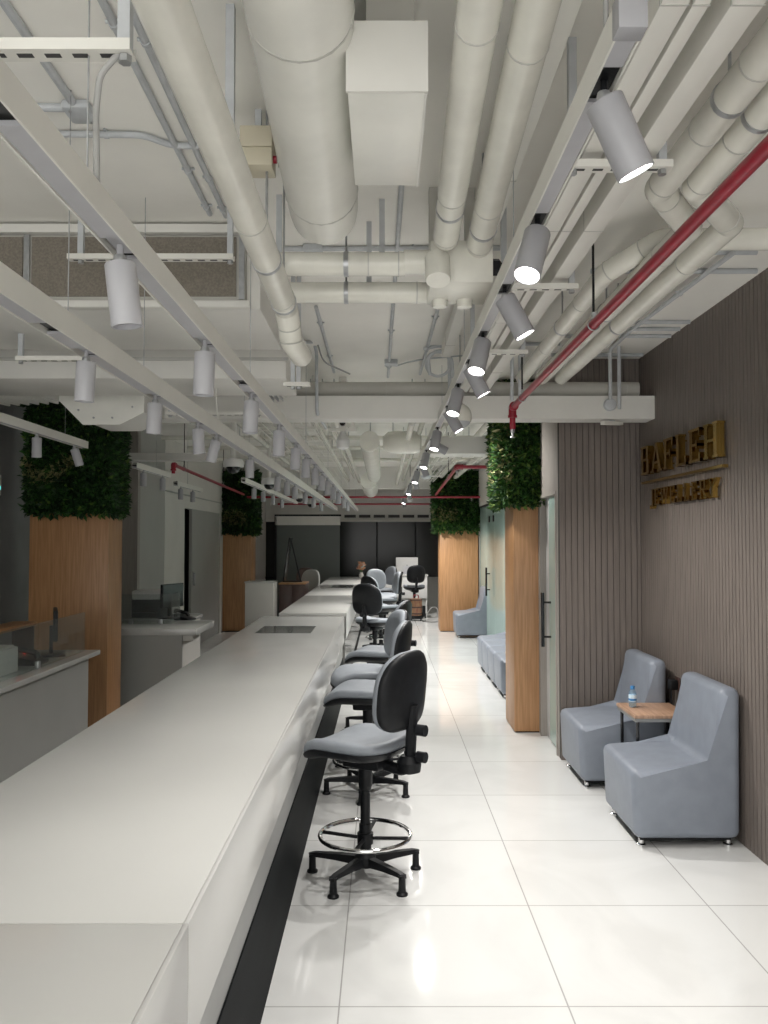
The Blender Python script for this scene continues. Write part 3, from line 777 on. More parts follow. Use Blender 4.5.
def conduit(label, pts, r=.011, rad=.05, clips=(), m='conduit', name='conduit', group='grey electrical conduits', cat='conduit', seg=10):
    pts = [Vector(p) for p in pts]; o = pts[0].copy()
    t = thing(name, label, cat, o, 0, group)
    path = fillet(pts, rad, 6) if len(pts) > 2 else pts
    MB().tube(local(path, o), r, seg).build('tube', M[m], t)
    for (i, f) in clips:
        p = pts[i].lerp(pts[i+1], f); d = (pts[i+1]-pts[i]).normalized()
        mb = MB(); band(mb, p-o, d, r+.003, .014); s = d.cross(Vector((0, 0, 1)))
        if s.length > .1:
            s.normalize(); mb.tube([p-o-s*(r+.012)+Vector((0, 0, r*.6)), p-o+s*(r+.012)+Vector((0, 0, r*.6))], .005, 6)
        mb.build('saddle_clip', M[m], t)
    return t
ZC = CEIL-.013   # axis height of a conduit fixed to the slab

# ---- big spiral duct and the sheet metal box beside it
a, b = Vector((-.135, -.6, 2.865)), Vector((-.212, 2.95, 2.83))
t = thing('spiral_duct', 'largest white round duct overhead, its closed end above the counter', 'duct', a, 0, 'white round ducts')
rr = .122
path = [a, a.lerp(b, .5), a.lerp(b, .985), b, b+Vector((0, .003, 0))]
MB().tube(local(path, a), [rr, rr, rr, rr-.004, rr-.03], 40).build('duct_shell', M['duct'], t)
for f in (.55, .682, .945):
    mb = MB(); band(mb, a.lerp(b, f)-a, b-a, rr+.0025, .007); mb.build('seam_band', M['seam'], t)
for f in (.40, .9):
    p = a.lerp(b, f)-a
    for sx in (-.125, .125): MB().cyl(p+Vector((sx, 0, 0)), p+Vector((sx, 0, CEIL-2.845)), .004, 6).build('hanger_rod', M['steel'], t)
p1 = at(352, 82, z=2.685); p2 = at(414, 185, z=2.685)
bo = Vector((.018, 2.12, 2.685))-a                       # tap-off box let into the side of the duct
Tb = Matrix.Translation(bo)
bx_ = MB().box(-.10, .082, -.24, .27, 0, .16, 0, .003, 2, Tb).build('tap_off_box', M['duct'], t)
m = MB(); m.box(-.104, .086, -.246, -.238, -.003, .163, 0, 0, 2, Tb); m.build('front_flange', M['white_paint'], bx_)
MB().box(.079, .0845, -.236, .27, -.004, .012, 0, 0, 2, Tb).build('side_flange', M['white_paint'], bx_)
for y in (-.16, -.02, .1, .2): MB().cyl(bo+Vector((-.1005, y, .05)), bo+Vector((-.104, y, .05)), .004, 8).build('screw', M['steel'], bx_)
MB().box(-.06, .06, -.1, .1, .1605, CEIL-2.686, 0, 0, 2, Tb).build('riser', M['shadegrey'], t)

# ---- left diagonal pipe with elbow
e = [at(137, -60, z=2.545), at(286, 308, z=2.545)]
y1 = e[1].y
pipe('long cream pipe running over the counter, ending in a stepped elbow', [e[0], e[1], (e[1].x+.005, y1+.07, 2.49), (e[1].x+.008, y1+.10, 2.44), (e[1].x+.03, y1+.30, 2.425)], .046, rad=.05, bands=((0, .55), (0, .93), (1, .9), (2, .95)), seg=26, hangers=((0, .72), (0, .96)))

# ---- the two pipes into the junction plenum, right of centre
pA0, pA1 = at(482, -10, z=2.76), at(446, 238, z=2.76)
pipe('left one of two cream pipes dropping into the junction plenum', [pA0-(pA1-pA0)*.6, pA0, pA1], .047, bands=((1, .08), (1, .72), (1, .98)), seg=26, hangers=((1, .8),))
pB0, pB1 = at(541, -10, z=2.76), at(478, 250, z=2.76)
pipe('right one of two cream pipes dropping into the junction plenum', [pB0-(pB1-pB0)*.6, pB0, pB1], .047, bands=((1, .12), (1, .72), (1, .95)), seg=26, hangers=((1, .85),))
t = thing('junction_plenum', 'boxy cream plenum where the two pipes and crossing ducts meet', 'plenum', (.30, 3.22, 2.62))
MB().box(-.12, .115, -.13, .17, 0, .16, 0, .004).build('casing', M['pipe'], t)
MB().lathe([(.045, -.005), (.047, .0), (.047, .10)], (-.095, -.165, -.0), 22, 0, Matrix.Rotation(R(-22), 4, 'X')).build('down_collar', M['pipe'], t)
MB().lathe([(.046, 0), (.046, .10)], (-.12, -.06, .10), 22, 0, Matrix.Rotation(R(-90), 4, 'Y')).build('side_collar', M['pipe'], t)
for x in (-.07, .03): MB().lathe([(.02, -.03), (.03, -.028), (.033, 0)], (x, .11, 0), 16).build('spigot', M['pipe'], t)
MB().lathe([(.03, 0), (.034, .012), (.034, .04), (.02, .05)], (.115, .0, .10), 6, 0, Matrix.Rotation(R(90), 4, 'Y')).build('damper_knob', M['black'], t)
m = MB()
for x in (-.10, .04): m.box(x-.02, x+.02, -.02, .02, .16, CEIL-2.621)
m.build('support', M['shadegrey'], t)
c0, c1 = at(283, 266, Y=3.16), at(414, 260, Y=3.16)
pipe('front one of two short cross pipes left of the junction plenum', [(-.42, 3.17, 2.715), (.085, 3.17, 2.715)], .045, bands=((0, .72), (0, .95)), seg=24, hangers=((0, .55),))
pipe('rear one of two short cross pipes left of the junction plenum', [(-.40, 3.44, 2.685), (.42, 3.44, 2.685)], .043, bands=((0, .3), (0, .66)), seg=24, hangers=((0, .3),))

# ---- fan coil unit on the left with filter grille
t = thing('fan_coil_unit', 'wide ceiling fan coil unit on the left with brown mesh filter front', 'air unit', (-1.6, 3.6, 2.665))
MB().box(-1.15, 1.06, .02, .80, 0, CEIL-2.666, 0, .004).build('casing', M['white_paint'], t)
MB().box(-1.16, 1.00, -.02, .018, .03, .315).build('frame', M['shadegrey'], t)
xs = [-1.14, -.42, .05, .52, .98]
for a_, b_ in zip(xs[:-1], xs[1:]):
    MB().box(a_+.02, b_-.02, -.028, -.0205, .045, .305).build('filter_mesh', M['mesh'], t)
m = MB().box(-1.16, 1.0, -.05, .018, .318, .355); m.build('top_rail', M['white_paint'], t)
for x in (-.42, .05, .52, .985): MB().box(x-.012, x+.012, -.034, -.0285, .03, .314).build('mullion', M['steel'], t)
MB().box(-1.16, 1.02, -.03, .019, -.003, .027, 0, .003).build('bottom_lip', M['white_paint'], t)
t = thing('supply_plenum', 'white plenum box behind the fan coil unit, stepping lower', 'plenum', (-1.0, 4.6, 2.55))
MB().box(-1.5, .46, 0, .55, 0, .30, 0, .004).build('casing', M['white_paint'], t)
MB().box(-1.5, .47, -.012, -.0005, .10, .118).build('flange', M['seam'], t)
m = MB()
for x in (-1.2, .1): m.cyl((x, .3, .30), (x, .3, CEIL-2.55), .006, 8)
m.build('hanger_rod', M['steel'], t)
# chamfered duct end in front of the left planter
t = thing('chamfered_duct', 'white duct with chamfered end flange before the left foliage planter', 'duct', (-1.87, 5.35, 2.39))
MB().prism([(-.20, .28), (-.20, .17), (-.06, .03), (.16, .03), (.30, .10), (.30, .28)], 'y', 0, .5, 0).build('casing', M['white_paint'], t)
MB().prism([(-.225, .30), (-.225, .16), (-.07, .005), (.17, .005), (.325, .085), (.325, .30)], 'y', -.012, -.0005, 0).build('end_flange', M['duct'], t)
m = MB()
for x, z in ((-.19, .25), (-.1, .1), (0, .05), (.12, .05), (.25, .12), (.28, .25)): m.cyl((x, -.012, z), (x, -.018, z), .007, 8)
m.build('bolt', M['steel'], t)
for x in (-.15, .25): MB().cyl((x, .25, .28), (x, .25, CEIL-2.40), .006, 8).build('hanger_rod', M['steel'], t)

# ---- trapeze hangers of slotted strut
def trapeze(label, x0, x1, y, z, posts, slots=True, mat_='tray', top=None):
    t = thing('strut_hanger', label, 'hanger', (x0, y, z), 0, 'slotted strut hangers')
    L = x1-x0
    m = MB().box(0, L, -.02, .02, 0, .004)
    m.box(0, L, -.02, -.0175, .004, .021); m.box(0, L, .0175, .02, .004, .021)
    n = int(L/.05)
    for k in range(n):
        x = .02+k*.05
        m.box(x, x+.028, -.006, .006, -.0009, .0001, 1)
    m.build('strut', [M[mat_], M['darkhole']], t)
    for px in posts:
        MB().box(px-x0-.011, px-x0+.011, -.011, .011, .0045, (top or CEIL)-z).build('post', M['conduit'], t)
        MB().lathe([(.012, -.014), (.012, -.001)], (px-x0, 0, 0), 6).build('nut', M['steel'], t)
    return t
trapeze('slotted strut hanger at upper left, nearest us', -.98, -.452, 1.47, 2.525, (-.466, -.95))
trapeze('slotted strut hanger before the brown filter mesh', -1.265, -.60, 3.30, 2.775, (-1.215, -.615))
trapeze('slotted strut hanger under the fan coil unit at left', -1.80, -1.44, 4.05, 2.53, (-1.78, -1.47), top=2.664)
trapeze('slotted strut hanger crossing behind the left spotlights', -1.48, -.80, 5.62, 2.50, (-1.45, -.85))
trapeze('slotted strut hanger carrying the trays behind the nearest lit spotlight', .505, .79, 2.24, 2.665, (.52, .765))
trapeze('slotted strut hanger carrying the trays behind the second lit spotlight', .475, .79, 3.33, 2.665, (.49, .765))
trapeze('slotted strut hanger carrying the trays behind the fourth lit spotlight', .475, .79, 4.5, 2.665, (.49, .765))
trapeze('short strut hanger at the end of the stepped elbow pipe', -.52, -.38, 4.30, 2.45, (-.47, -.44))
MBh = None

# ---- cable trays and trunking on the right
def tray(label, x0, x1, y0, y1, z0, z1, m='tray', open_top=True):
    t = thing('cable_trunking', label, 'trunking', (x0, y0, z0), 0, 'white cable trunkings on the right')
    w, L, h = x1-x0, y1-y0, z1-z0
    MB().box(0, w, 0, L, 0, h, 0, .002).build('channel', M[m], t)
    mb = MB()
    for k in range(1, int(L/1.2)+1): mb.box(-.0015, w+.0015, k*1.2, k*1.2+.004, -.0015, h*.9)
    mb.build('joint_line', M['seam'], t)
    return t
tray('narrow cable trunking directly above the lit spotlight track', .395, .455, -.8, 5.55, 2.88, 2.96)
tray('left one of three trunkings on the right strut hangers', .548, .603, -.8, 5.90, 2.706, 2.79)
tray('middle one of three trunkings on the right strut hangers', .612, .645, -.8, 5.90, 2.706, 2.78)
tray('widest and rightmost trunking on the right strut hangers', .688, .752, -.8, 5.90, 2.706, 2.785)

# ---- insulated pipes on the right
Z1 = 2.80
P1a, P1b = Vector((.905, -.6, Z1)), Vector((.905, 2.68, Z1))
pipe('left one of two fat cream pipes at upper right, jogging right at its elbow', [P1a, P1b, (1.13, 3.02, Z1), (1.13, 5.85, Z1)], .047, rad=.03, bands=((0, .78), (0, .88), (0, .985), (1, .2), (1, .85), (2, .1), (2, .35), (2, .7)), seg=26, hangers=((0, .83), (2, .4)))
pipe('right one of two fat cream pipes at upper right, running behind the red pipe', [(1.02, -.6, Z1), (1.02, 2.66, Z1), (1.265, 2.98, Z1), (1.265, 5.85, Z1)], .047, rad=.03, bands=((0, .80), (0, .9), (0, .985), (1, .2), (1, .85), (2, .15), (2, .5)), seg=26, hangers=((0, .86), (2, .5)))
pipe('cream pipe coming from the slatted wall and turning along the trunking', [(1.945, 3.42, 2.905), (1.16, 3.42, 2.905), (.985, 3.62, 2.83), (.985, 5.85, 2.80)], .045, rad=.08, bands=((0, .4), (1, .3), (1, .95), (2, .2), (2, .6)), seg=26, hangers=((2, .4),))
pipe('round cream duct lying behind the white boxed beam', [(-1.2, 6.02, 2.745), (1.86, 6.02, 2.745)], .058, m='shadegrey', bands=((0, .4), (0, .97)), seg=26, name='round_duct', cat='duct', group=None)  # greyer paint imitates the shade on this duct

# ---- red sprinkler pipes
def sprinkler(parent, p, o, L=.05):
    m = MB(); q = Vector(p)-Vector(o)
    m.lathe([(.016, 0), (.016, -.02), (.008, -.022), (.008, -L), (.004, -L)], q, 12)
    m.build('sprinkler_head', M['steel'], parent)
    MB().lathe([(.018, -L-.004), (.018, -L), (.003, -L)], q, 14).build('deflector', M['steel'], parent)
def redpipe(label, pts, r=.018, heads=(), rods=(), elbows=()):
    pts = [Vector(p) for p in pts]; o = pts[0].copy()
    t = thing('sprinkler_pipe', label, 'pipe', o, 0, 'red sprinkler pipes')
    MB().tube(local(fillet(pts, .03, 5), o), r, 16).build('pipe_run', M['red'], t)
    for i in elbows:
        m = MB(); p = pts[i]
        for q in (pts[i-1], pts[i+1]):
            d = (q-p).normalized(); m.tube([p-o+d*.0, p-o+d*.055], r*1.35, 16); m.tube([p-o+d*.05, p-o+d*.065], r*1.6, 16)
        m.lathe([(.001, -r*1.35), (r*1.0, -r*.95), (r*1.35, 0), (r*1.0, r*.95), (.001, r*1.35)], p-o, 16)
        m.build('elbow_fitting', M['red'], t)
    for h in heads: sprinkler(t, h, o)
    for (i, f) in rods:
        p = pts[i].lerp(pts[i+1], f)
        m = MB().cyl(p-o+Vector((0, 0, r)), Vector((p.x, p.y, CEIL))-o, .005, 8)
        m.build('hanger_rod', M['black'], t)
        k = MB().ring(p-o, r+.004, .003, 'y', 20, 6); k.box(-.008, .008, -.008, .008, r, r+.03, 0, 0, 2, Matrix.Translation(p-o)); k.build('pear_clamp', M['steel'], t)
    return t
ZR = 2.50
redpipe('red sprinkler pipe along the slatted wall side, elbow before the white beam', [(.832, -.6, ZR), (.832, 5.30, ZR), (.832, 5.30, ZR-.14)], .0185, heads=[(.832, 5.30, ZR-.14)], rods=((0, .652), (0, .937)), elbows=(1,))
redpipe('red sprinkler pipe along the left wall beyond the oak column', [(-2.24, 8.84, 2.36), (-2.24, 8.84, 2.455), (-2.42, 14.4, 2.44)], .019, heads=[], rods=((1, .1), (1, .6)), elbows=(1,))
redpipe('front one of two far red cross pipes above the glass wall', [(-2.38, 14.5, 2.40), (1.70, 14.5, 2.40)], .019, rods=((0, .3), (0, .7)), heads=[(1.55, 14.5, 2.385)])
redpipe('rear one of two far red cross pipes above the glass wall', [(-2.2, 17.3, 2.40), (1.6, 17.3, 2.40)], .019, rods=((0, .3), (0, .7)))
redpipe('far red pipe stepping around beside the right foliage planters', [(1.70, 8.95, 2.44), (.80, 8.95, 2.44), (.92, 14.4, 2.44)], .019, heads=[(.80, 8.95, 2.40)], rods=((0, .4), (1, .3)), elbows=(1,))

# ---- conduits on the slab, left and middle
def cz(px, py): return at(px, py, z=ZC)
conduit('slab conduit at the upper left corner ending in a grey box', [cz(-25, -40), cz(74, 104)], .013)
t = thing('junction_box', 'grey round conduit box at the upper left', 'box', cz(80, 110), 0, 'conduit junction boxes')
MB().box(-.045, .045, -.05, .06, -.02, .012, 0, .012).build('box', M['conduit'], t); m = MB()
for q in ((-.02, -.03), (.025, .04)): m.cyl((q[0], q[1], -.0205), (q[0], q[1], -.024), .005, 8)
m.build('screw', M['steel'], t)
conduit('short cross conduit left of the grey round conduit box', [cz(-40, 106), cz(64, 108)], .013)
conduit('left one of two parallel slab conduits beside the long cream pipe', [cz(92, -20), cz(210, 214)], .0115, clips=((0, .12), (0, .72), (0, .95)))
conduit('right one of two parallel slab conduits beside the long cream pipe', [cz(122, -10), cz(226, 216)], .0115, clips=((0, .15), (0, .75), (0, .95)))
conduit('bent cross conduit passing behind the long cream pipe', [cz(-40, 133), cz(143, 135), cz(172, 146), cz(262, 146)], .011, .1, clips=((0, .8),))
conduit('slab conduit emerging beyond the sheet metal box', [cz(402, 180), cz(388, 377)], .011, clips=((0, .25), (0, .6), (0, .9)))
conduit('slab conduit slanting left of centre toward the round duct', [cz(316, 307), cz(334, 372)], .012, clips=((0, .2), (0, .7)))
conduit('slab conduit slanting right of centre toward the round duct', [cz(441, 297), cz(420, 374)], .012, clips=((0, .2), (0, .6)))
conduit('cross conduit with an inline box behind the largest round duct', [cz(283, 249), cz(500, 248)], .012, clips=((0, .6),))
t = thing('junction_box', 'flat grey conduit box behind the end of the largest duct', 'box', cz(313, 248), 0, 'conduit junction boxes')
MB().box(-.045, .045, -.03, .03, -.018, .012, 0, .004).build('box', M['conduit'], t)
t = thing('junction_box', 'small conduit box at the middle conduit near the round duct', 'box', cz(391, 362), 0, 'conduit junction boxes')
MB().box(-.05, .05, -.05, .05, -.025, .012, 0, .004).build('box', M['conduit'], t)
conduit('thin cable sagging from the small middle conduit box', [cz(396, 366), at(408, 362, z=2.97), cz(425, 359), cz(470, 355)], .006, .05)
t = thing('junction_box', 'beige box with a red button left of the largest duct', 'box', (-.40, 2.62, 2.83), 0, 'conduit junction boxes')
MB().box(-.05, .05, -.05, .05, 0, .058, 0, .003).build('box', M['beige'], t); MB().box(-.052, .052, -.053, .053, .0585, .126, 0, .004).build('lid', M['beige'], t)
MB().cyl((.0505, -.02, .03), (.062, -.02, .03), .012, 12).build('button', M['red'], t); MB().box(-.01, .01, -.01, .01, .1265, CEIL-2.83).build('stem', M['conduit'], t)
# drop rods / struts in the middle
def droprod(label, x, y, z, w=.011):
    t = thing('drop_strut', label, 'strut', (x, y, z), 0, 'grey drop struts')
    MB().box(-w, w, -w, w, 0, CEIL-z).build('strut', M['conduit'], t)
    MB().lathe([(.012, -.012), (.012, 0)], seg=6).build('nut', M['steel'], t)
p = at(230, 132, Y=2.1); droprod('grey drop strut at the top left, behind the long cream pipe', p.x, 2.1, p.z)
p = at(279, 278, Y=3.28); droprod('tall grey drop strut between the long cream pipe and the largest duct', p.x, 3.28, p.z)
p = at(382, 262, Y=3.32); droprod('grey drop strut right of the largest duct end', p.x, 3.32, p.z)
p = at(369, 290, Y=3.56); droprod('grey drop strut between the two short cross pipes', p.x, 3.56, p.z)

# right side slab conduits reaching the slatted wall
for (px0, px1, py, lab) in ((700, 757, 252, 'cross conduit on the slab at right, nearest us'), (640, 757, 271, 'second cross conduit on the slab at right'),
                            (630, 690, 322, 'third cross conduit on the slab at right, beyond the hanger rod'), (640, 680, 329, 'fourth cross conduit on the slab at right'),
                            (600, 671, 336, 'fifth cross conduit on the slab at right, by the drop'), (585, 643, 355, 'last cross conduit on the slab at right')):
    a_ = cz(px0, py); b_ = cz(px1, py); conduit(lab, [(a_.x-.25, a_.y, ZC), (min(b_.x, 1.93), a_.y, ZC)], .013)
j = cz(629, 330)
conduit('slanting conduit on the right slab that drops to the white beam', [at(737, 250, z=2.985), at(630, 331, z=2.985), at(610, 350, Y=5.88), at(610.5, 400, Y=5.88)], .013, .06, clips=((0, .45), (0, .85)))
conduit('second conduit drop in front of the white beam at right', [at(619, 345, Y=5.87), at(619.5, 409, Y=5.87)], .013)
t = thing('junction_box', 'round grey box on the white beam face at right', 'box', at(611, 404, Y=5.88), 0, 'conduit junction boxes')
MB().lathe([(.045, 0), (.045, .028), (.04, .036), (.001, .04)], (0, .04, 0), 20, 0, Matrix.Rotation(R(90), 4, 'X')).build('box', M['conduit'], t)
q = at(612, 418, Y=6.0); q.z = 2.498
t = thing('strip_fitting', 'short slanted white strip under the white beam at right', 'fitting', q)
MB().box(-.11, .11, -.02, .02, -.012, .014, 0, .003, 2, Matrix.Rotation(R(38), 4, 'Z') @ Matrix.Rotation(R(-4), 4, 'Y')).build('body', M['tray'], t); MB().cyl((0, 0, .012), (0, .0, .0225), .02, 10).build('stem', M['conduit'], t)
conduit('pair of grey conduit drops behind the last trunkings, left drop', [at(512, 337, Y=5.6), at(512, 400, Y=5.85)], .012)
conduit('pair of grey conduit drops behind the last trunkings, right drop', [at(520, 337, Y=5.6), at(520, 400, Y=5.85)], .012)
conduit('vertical conduit drop on the white beam left of the middle', [at(300, 343, Y=5.4), at(314, 342, Y=5.85), at(316.5, 352, Y=5.88), at(317, 413, Y=5.88), at(326, 428, Y=6.3)], .012, .05)
conduit('curled grey conduit hooking down before the white beam', [at(424, 349, Y=5.84), at(440, 345, Y=5.84), at(449, 350, Y=5.86), at(450, 398, Y=5.89)], .013, .1)
conduit('wide conduit loop behind the lit spotlights near the white beam', [at(430, 375, Y=5.68), at(428, 356, Y=5.68), at(440, 349, Y=5.68), at(452, 357, Y=5.68), at(453, 378, Y=5.68)], .011, .1)
tag(MB().ring((at(438, 364, Y=5.76)), .085, .010, 'y', 28, 8).build('cable_coil', M['conduit']), 'coil of grey cable hanging above the white beam', 'cable')
conduit('dark looping cable above the left half of the white beam', [at(318, 345, Y=5.8), at(323, 362, Y=5.8), at(350, 374, Y=5.9)], .006, .1, m='cable')
conduit('conduit on the slab behind the spotlights at middle right', [cz(470, 344), cz(560, 344)], .012)

# ---- pendant sphere speakers
def sphere_speaker(label, p, r=.078):
    t = thing('pendant_speaker', label, 'speaker', p, 0, 'pendant sphere speakers')
    up = [(r*math.cos(R(k)), r*math.sin(R(k))*1.15) for k in range(-22, 81, 10)]+[(.02, r*1.16), (.001, r*1.16)]
    lo = [(r*.985*math.cos(R(k)), r*math.sin(R(k))) for k in (-22, -30, -40, -55, -70, -85)]+[(.001, -r)]
    MB().lathe(up, seg=28).build('shell', M['pipe'], t); MB().lathe(lo, seg=28).build('grille', M['conduit'], t)
    MB().cyl((0, 0, r*1.14), (0, 0, CEIL-p[2]), .004, 6).build('suspension_cable', M['steel'], t)
for i, (x, y) in enumerate(((.518, 5.54), (.53, 10.2), (.53, 16.4))):
    sphere_speaker(['nearest pendant sphere speaker before the white beam', 'pendant sphere speaker farther down the lit track', 'farthest pendant sphere speaker before the dark glass'][i], (x, y, 2.475))

# ---- far ceiling: ducts, pipe bundles and wire basket trays beyond the beam
t = thing('spiral_duct', 'round duct with flat closed end beyond the white beam', 'duct', (-.125, 7.6, 2.56), 0, 'white round ducts')
MB().tube([(0, 0, 0), (0, 4.2, 0)], .093, 28).build('duct_shell', M['pipe'], t)
mb = MB(); band(mb, (0, .06, 0), (0, 1, 0), .095, .03); mb.build('end_collar', M['duct'], t)
for y in (.5, 3.0): MB().cyl((0, y, .09), (0, y, CEIL-2.56), .005, 6).build('hanger_rod', M['steel'], t)
t = thing('spiral_duct', 'fat insulated cross duct beyond the white beam', 'duct', (0.0, 8.3, 2.63), 0, 'white round ducts')
MB().tube([(0, 0, 0), (.05, 0, 0), (.12, 0, 0), (.32, 0, .0), (.37, 0, .0), (.385, 0, .0)], [.06, .105, .115, .115, .10, .06], 26).build('duct_shell', M['pipe'], t)
for x in (.1, .28): MB().cyl((x, 0, .11), (x, 0, CEIL-2.63), .005, 6).build('hanger_rod', M['steel'], t)
t = thing('spiral_duct', 'second smaller duct end beyond the closed round duct', 'duct', (-.06, 14.0, 2.61), 0, 'white round ducts')
MB().tube([(-.15, -2.0, -.1), (-.15, .4, -.1)], .12, 24).build('duct_shell', M['pipe'], t)
MB().cyl((-.15, -1.0, 0), (-.15, -1.0, CEIL-2.61), .005, 6).build('hanger_rod', M['steel'], t)
for i, (x, z, r) in enumerate(((-1.75, 2.80, .035), (-1.45, 2.83, .03), (-1.2, 2.78, .03), (-.62, 2.72, .028), (-.52, 2.78, .022), (-.42, 2.70, .03), (.25, 2.66, .03), (.36, 2.72, .025), (.60, 2.78, .035), (.78, 2.82, .03), (1.05, 2.80, .04), (1.3, 2.78, .04))):
    pipe(['outermost left lengthwise pipe beyond the white beam'] [0] if i == 0 else ORD[i]+' lengthwise pipe from the left beyond the white beam', [(x, 6.2, z), (x, 14.85, z)], r, 'pipe', bands=((0, .2), (0, .5)), group='lengthwise pipes beyond the beam', seg=12, hangers=((0, .1), (0, .45)))
for i, (y, z, x0, x1) in enumerate(((7.0, 2.93, -2.7, 1.3), (7.9, 2.86, -2.7, .3), (8.9, 2.93, -2.7, 1.5), (10.1, 2.90, -2.7, 1.5), (11.4, 2.92, -2.7, 1.5), (12.9, 2.90, -2.7, 1.5))):
    pipe(ORD[i]+' cross pipe from the front beyond the white beam', [(x0, y, z), (x1, y, z)], .026, 'pipe', bands=((0, .3), (0, .6)), group='cross pipes beyond the beam', seg=12, hangers=((0, .15), (0, .85)))
def basket(label, x0, x1, y0, y1, z):
    t = thing('wire_basket_tray', label, 'tray', (x0, y0, z), 0, 'wire basket trays'); w = x1-x0; L = y1-y0
    m = MB()
    for k in range(5): m.tube([(w*k/4, 0, 0), (w*k/4, L, 0)], .004, 5)
    for s in (0, w): m.tube([(s, 0, .05), (s, L, .05)], .004, 5)
    n = int(L/.22)
    for k in range(n+1):
        y = k*L/n; m.tube([(0, y, .05), (0, y, 0), (w, y, 0), (w, y, .05)], .0035, 5)
    m.build('wire_basket', M['tray'], t)
    for y in (.6, L*.4, L*.75):
        for s in (-.01, w+.01): MB().cyl((s, y, 0), (s, y, CEIL-z), .005, 6).build('hanger_rod', M['white_paint'], t)
        MB().box(-.04, w+.04, y-.02, y+.02, -.025, -.005).build('cross_bar', M['tray'], t)
basket('left one of three wire basket trays beyond the white beam', -1.18, -.92, 6.3, 14.1, 2.66)
basket('middle one of three wire basket trays beyond the white beam', -.86, -.60, 6.3, 14.1, 2.60)
basket('right one of three wire basket trays beyond the white beam', .62, .86, 8.3, 14.1, 2.64)
t = thing('ceiling_bracket', 'white bracket cluster with black camera beyond the white beam', 'bracket', (-.34, 7.0, 2.45))
m = MB(); m.box(-.03, .03, -.03, .03, .12, CEIL-2.45); m.box(-.12, .12, -.02, .02, .12, .15); m.box(-.10, -.07, -.02, .02, .15, .4); m.box(.07, .10, -.02, .02, .15, .4); m.build('frame', M['tray'], t)
MB().lathe([(.001, -.04), (.05, -.02), (.06, .04), (.02, .12)], seg=16).build('housing', M['white_plastic'], t); MB().lathe([(.001, -.02), (.025, -.02), (.025, .03), (.001, .03)], (.0, -.075, .18), 14, 0, Matrix.Rotation(R(90), 4, 'X')).build('lens', M['black_gloss'], t)
t = thing('vent_grille', 'small white louvred vent box below the supply plenum', 'vent', at(272, 396, Y=5.25))
MB().box(-.075, .075, -.1, .1, 0, .06, 0, .004).build('frame', M['tray'], t)
for k in range(5): MB().box(-.065+.03*k, -.058+.03*k, -.095, .095, -.02, -.0005).build('louvre', M['lamp_body'], t)
MB().cyl((0, 0, .06), (0, 0, CEIL-at(272, 396, Y=5.25).z), .005, 6).build('hanger_rod', M['steel'], t)

# ---- pendant dome cameras
def dome(label, x, y, z):
    t = thing('dome_camera', label, 'camera', (x, y, z), 0, 'pendant dome cameras')
    MB().lathe([(.098, .0), (.10, .012), (.098, .05), (.085, .075), (.03, .085), (.028, .09)], seg=26).build('housing', M['white_plastic'], t)
    MB().lathe([(.001, -.062), (.03, -.058), (.055, -.038), (.068, -.005), (.068, .003)], seg=24).build('dome', M['black_gloss'], t)
    MB().cyl((0, 0, .088), (0, 0, CEIL-z-.03), .028, 14).build('drop_pole', M['white_paint'], t)
    MB().lathe([(.03, -.035), (.10, -.02), (.10, 0)], (0, 0, CEIL-z), 22).build('ceiling_flange', M['white_paint'], t)
for i, (x, y) in enumerate(((-1.43, 7.9), (-1.43, 10.4), (-1.43, 14.2), (-1.43, 16.4))):
    dome(['nearest pendant dome camera on a white pole', 'second pendant dome camera along the left tracks', 'third pendant dome camera, far down the left tracks', 'farthest pendant dome camera near the misted partition'][i], x, y, 2.345 if i < 2 else 2.36)

# ================================================================ SPOTLIGHT TRACKS
def track(label, x, y0, y1, z, w=.05, h=.055, openings=(), wires=(), wtop=None):
    t = thing('light_track', label, 'light track', (x, y0, z), 0, 'spotlight tracks'); L = y1-y0
    m = MB()
    m.box(-w/2, -w/2+.004, 0, L, 0, h); m.box(w/2-.004, w/2, 0, L, 0, h); m.box(-w/2+.004, w/2-.004, 0, L, h-.006, h)
    m.build('profile', M['tray'], t)
    cur = 0; mb = MB()
    for o_ in sorted(openings):
        mb.box(-w/2+.0045, w/2-.0045, cur, o_-y0-.06, .004, .012); cur = o_-y0+.06
    mb.box(-w/2+.0045, w/2-.0045, cur, L, .004, .012)
    mb.build('cover_strip', M['lamp_body'], t)
    MB().box(-w/2+.005, w/2-.005, 0, L, .02, .03).build('conductor', M['darkhole'], t)
    for y in wires: MB().cyl((0, y-y0, h), (0, y-y0, (wtop or CEIL)-z), .0018, 5).build('suspension_wire', M['steel'], t)
    return t
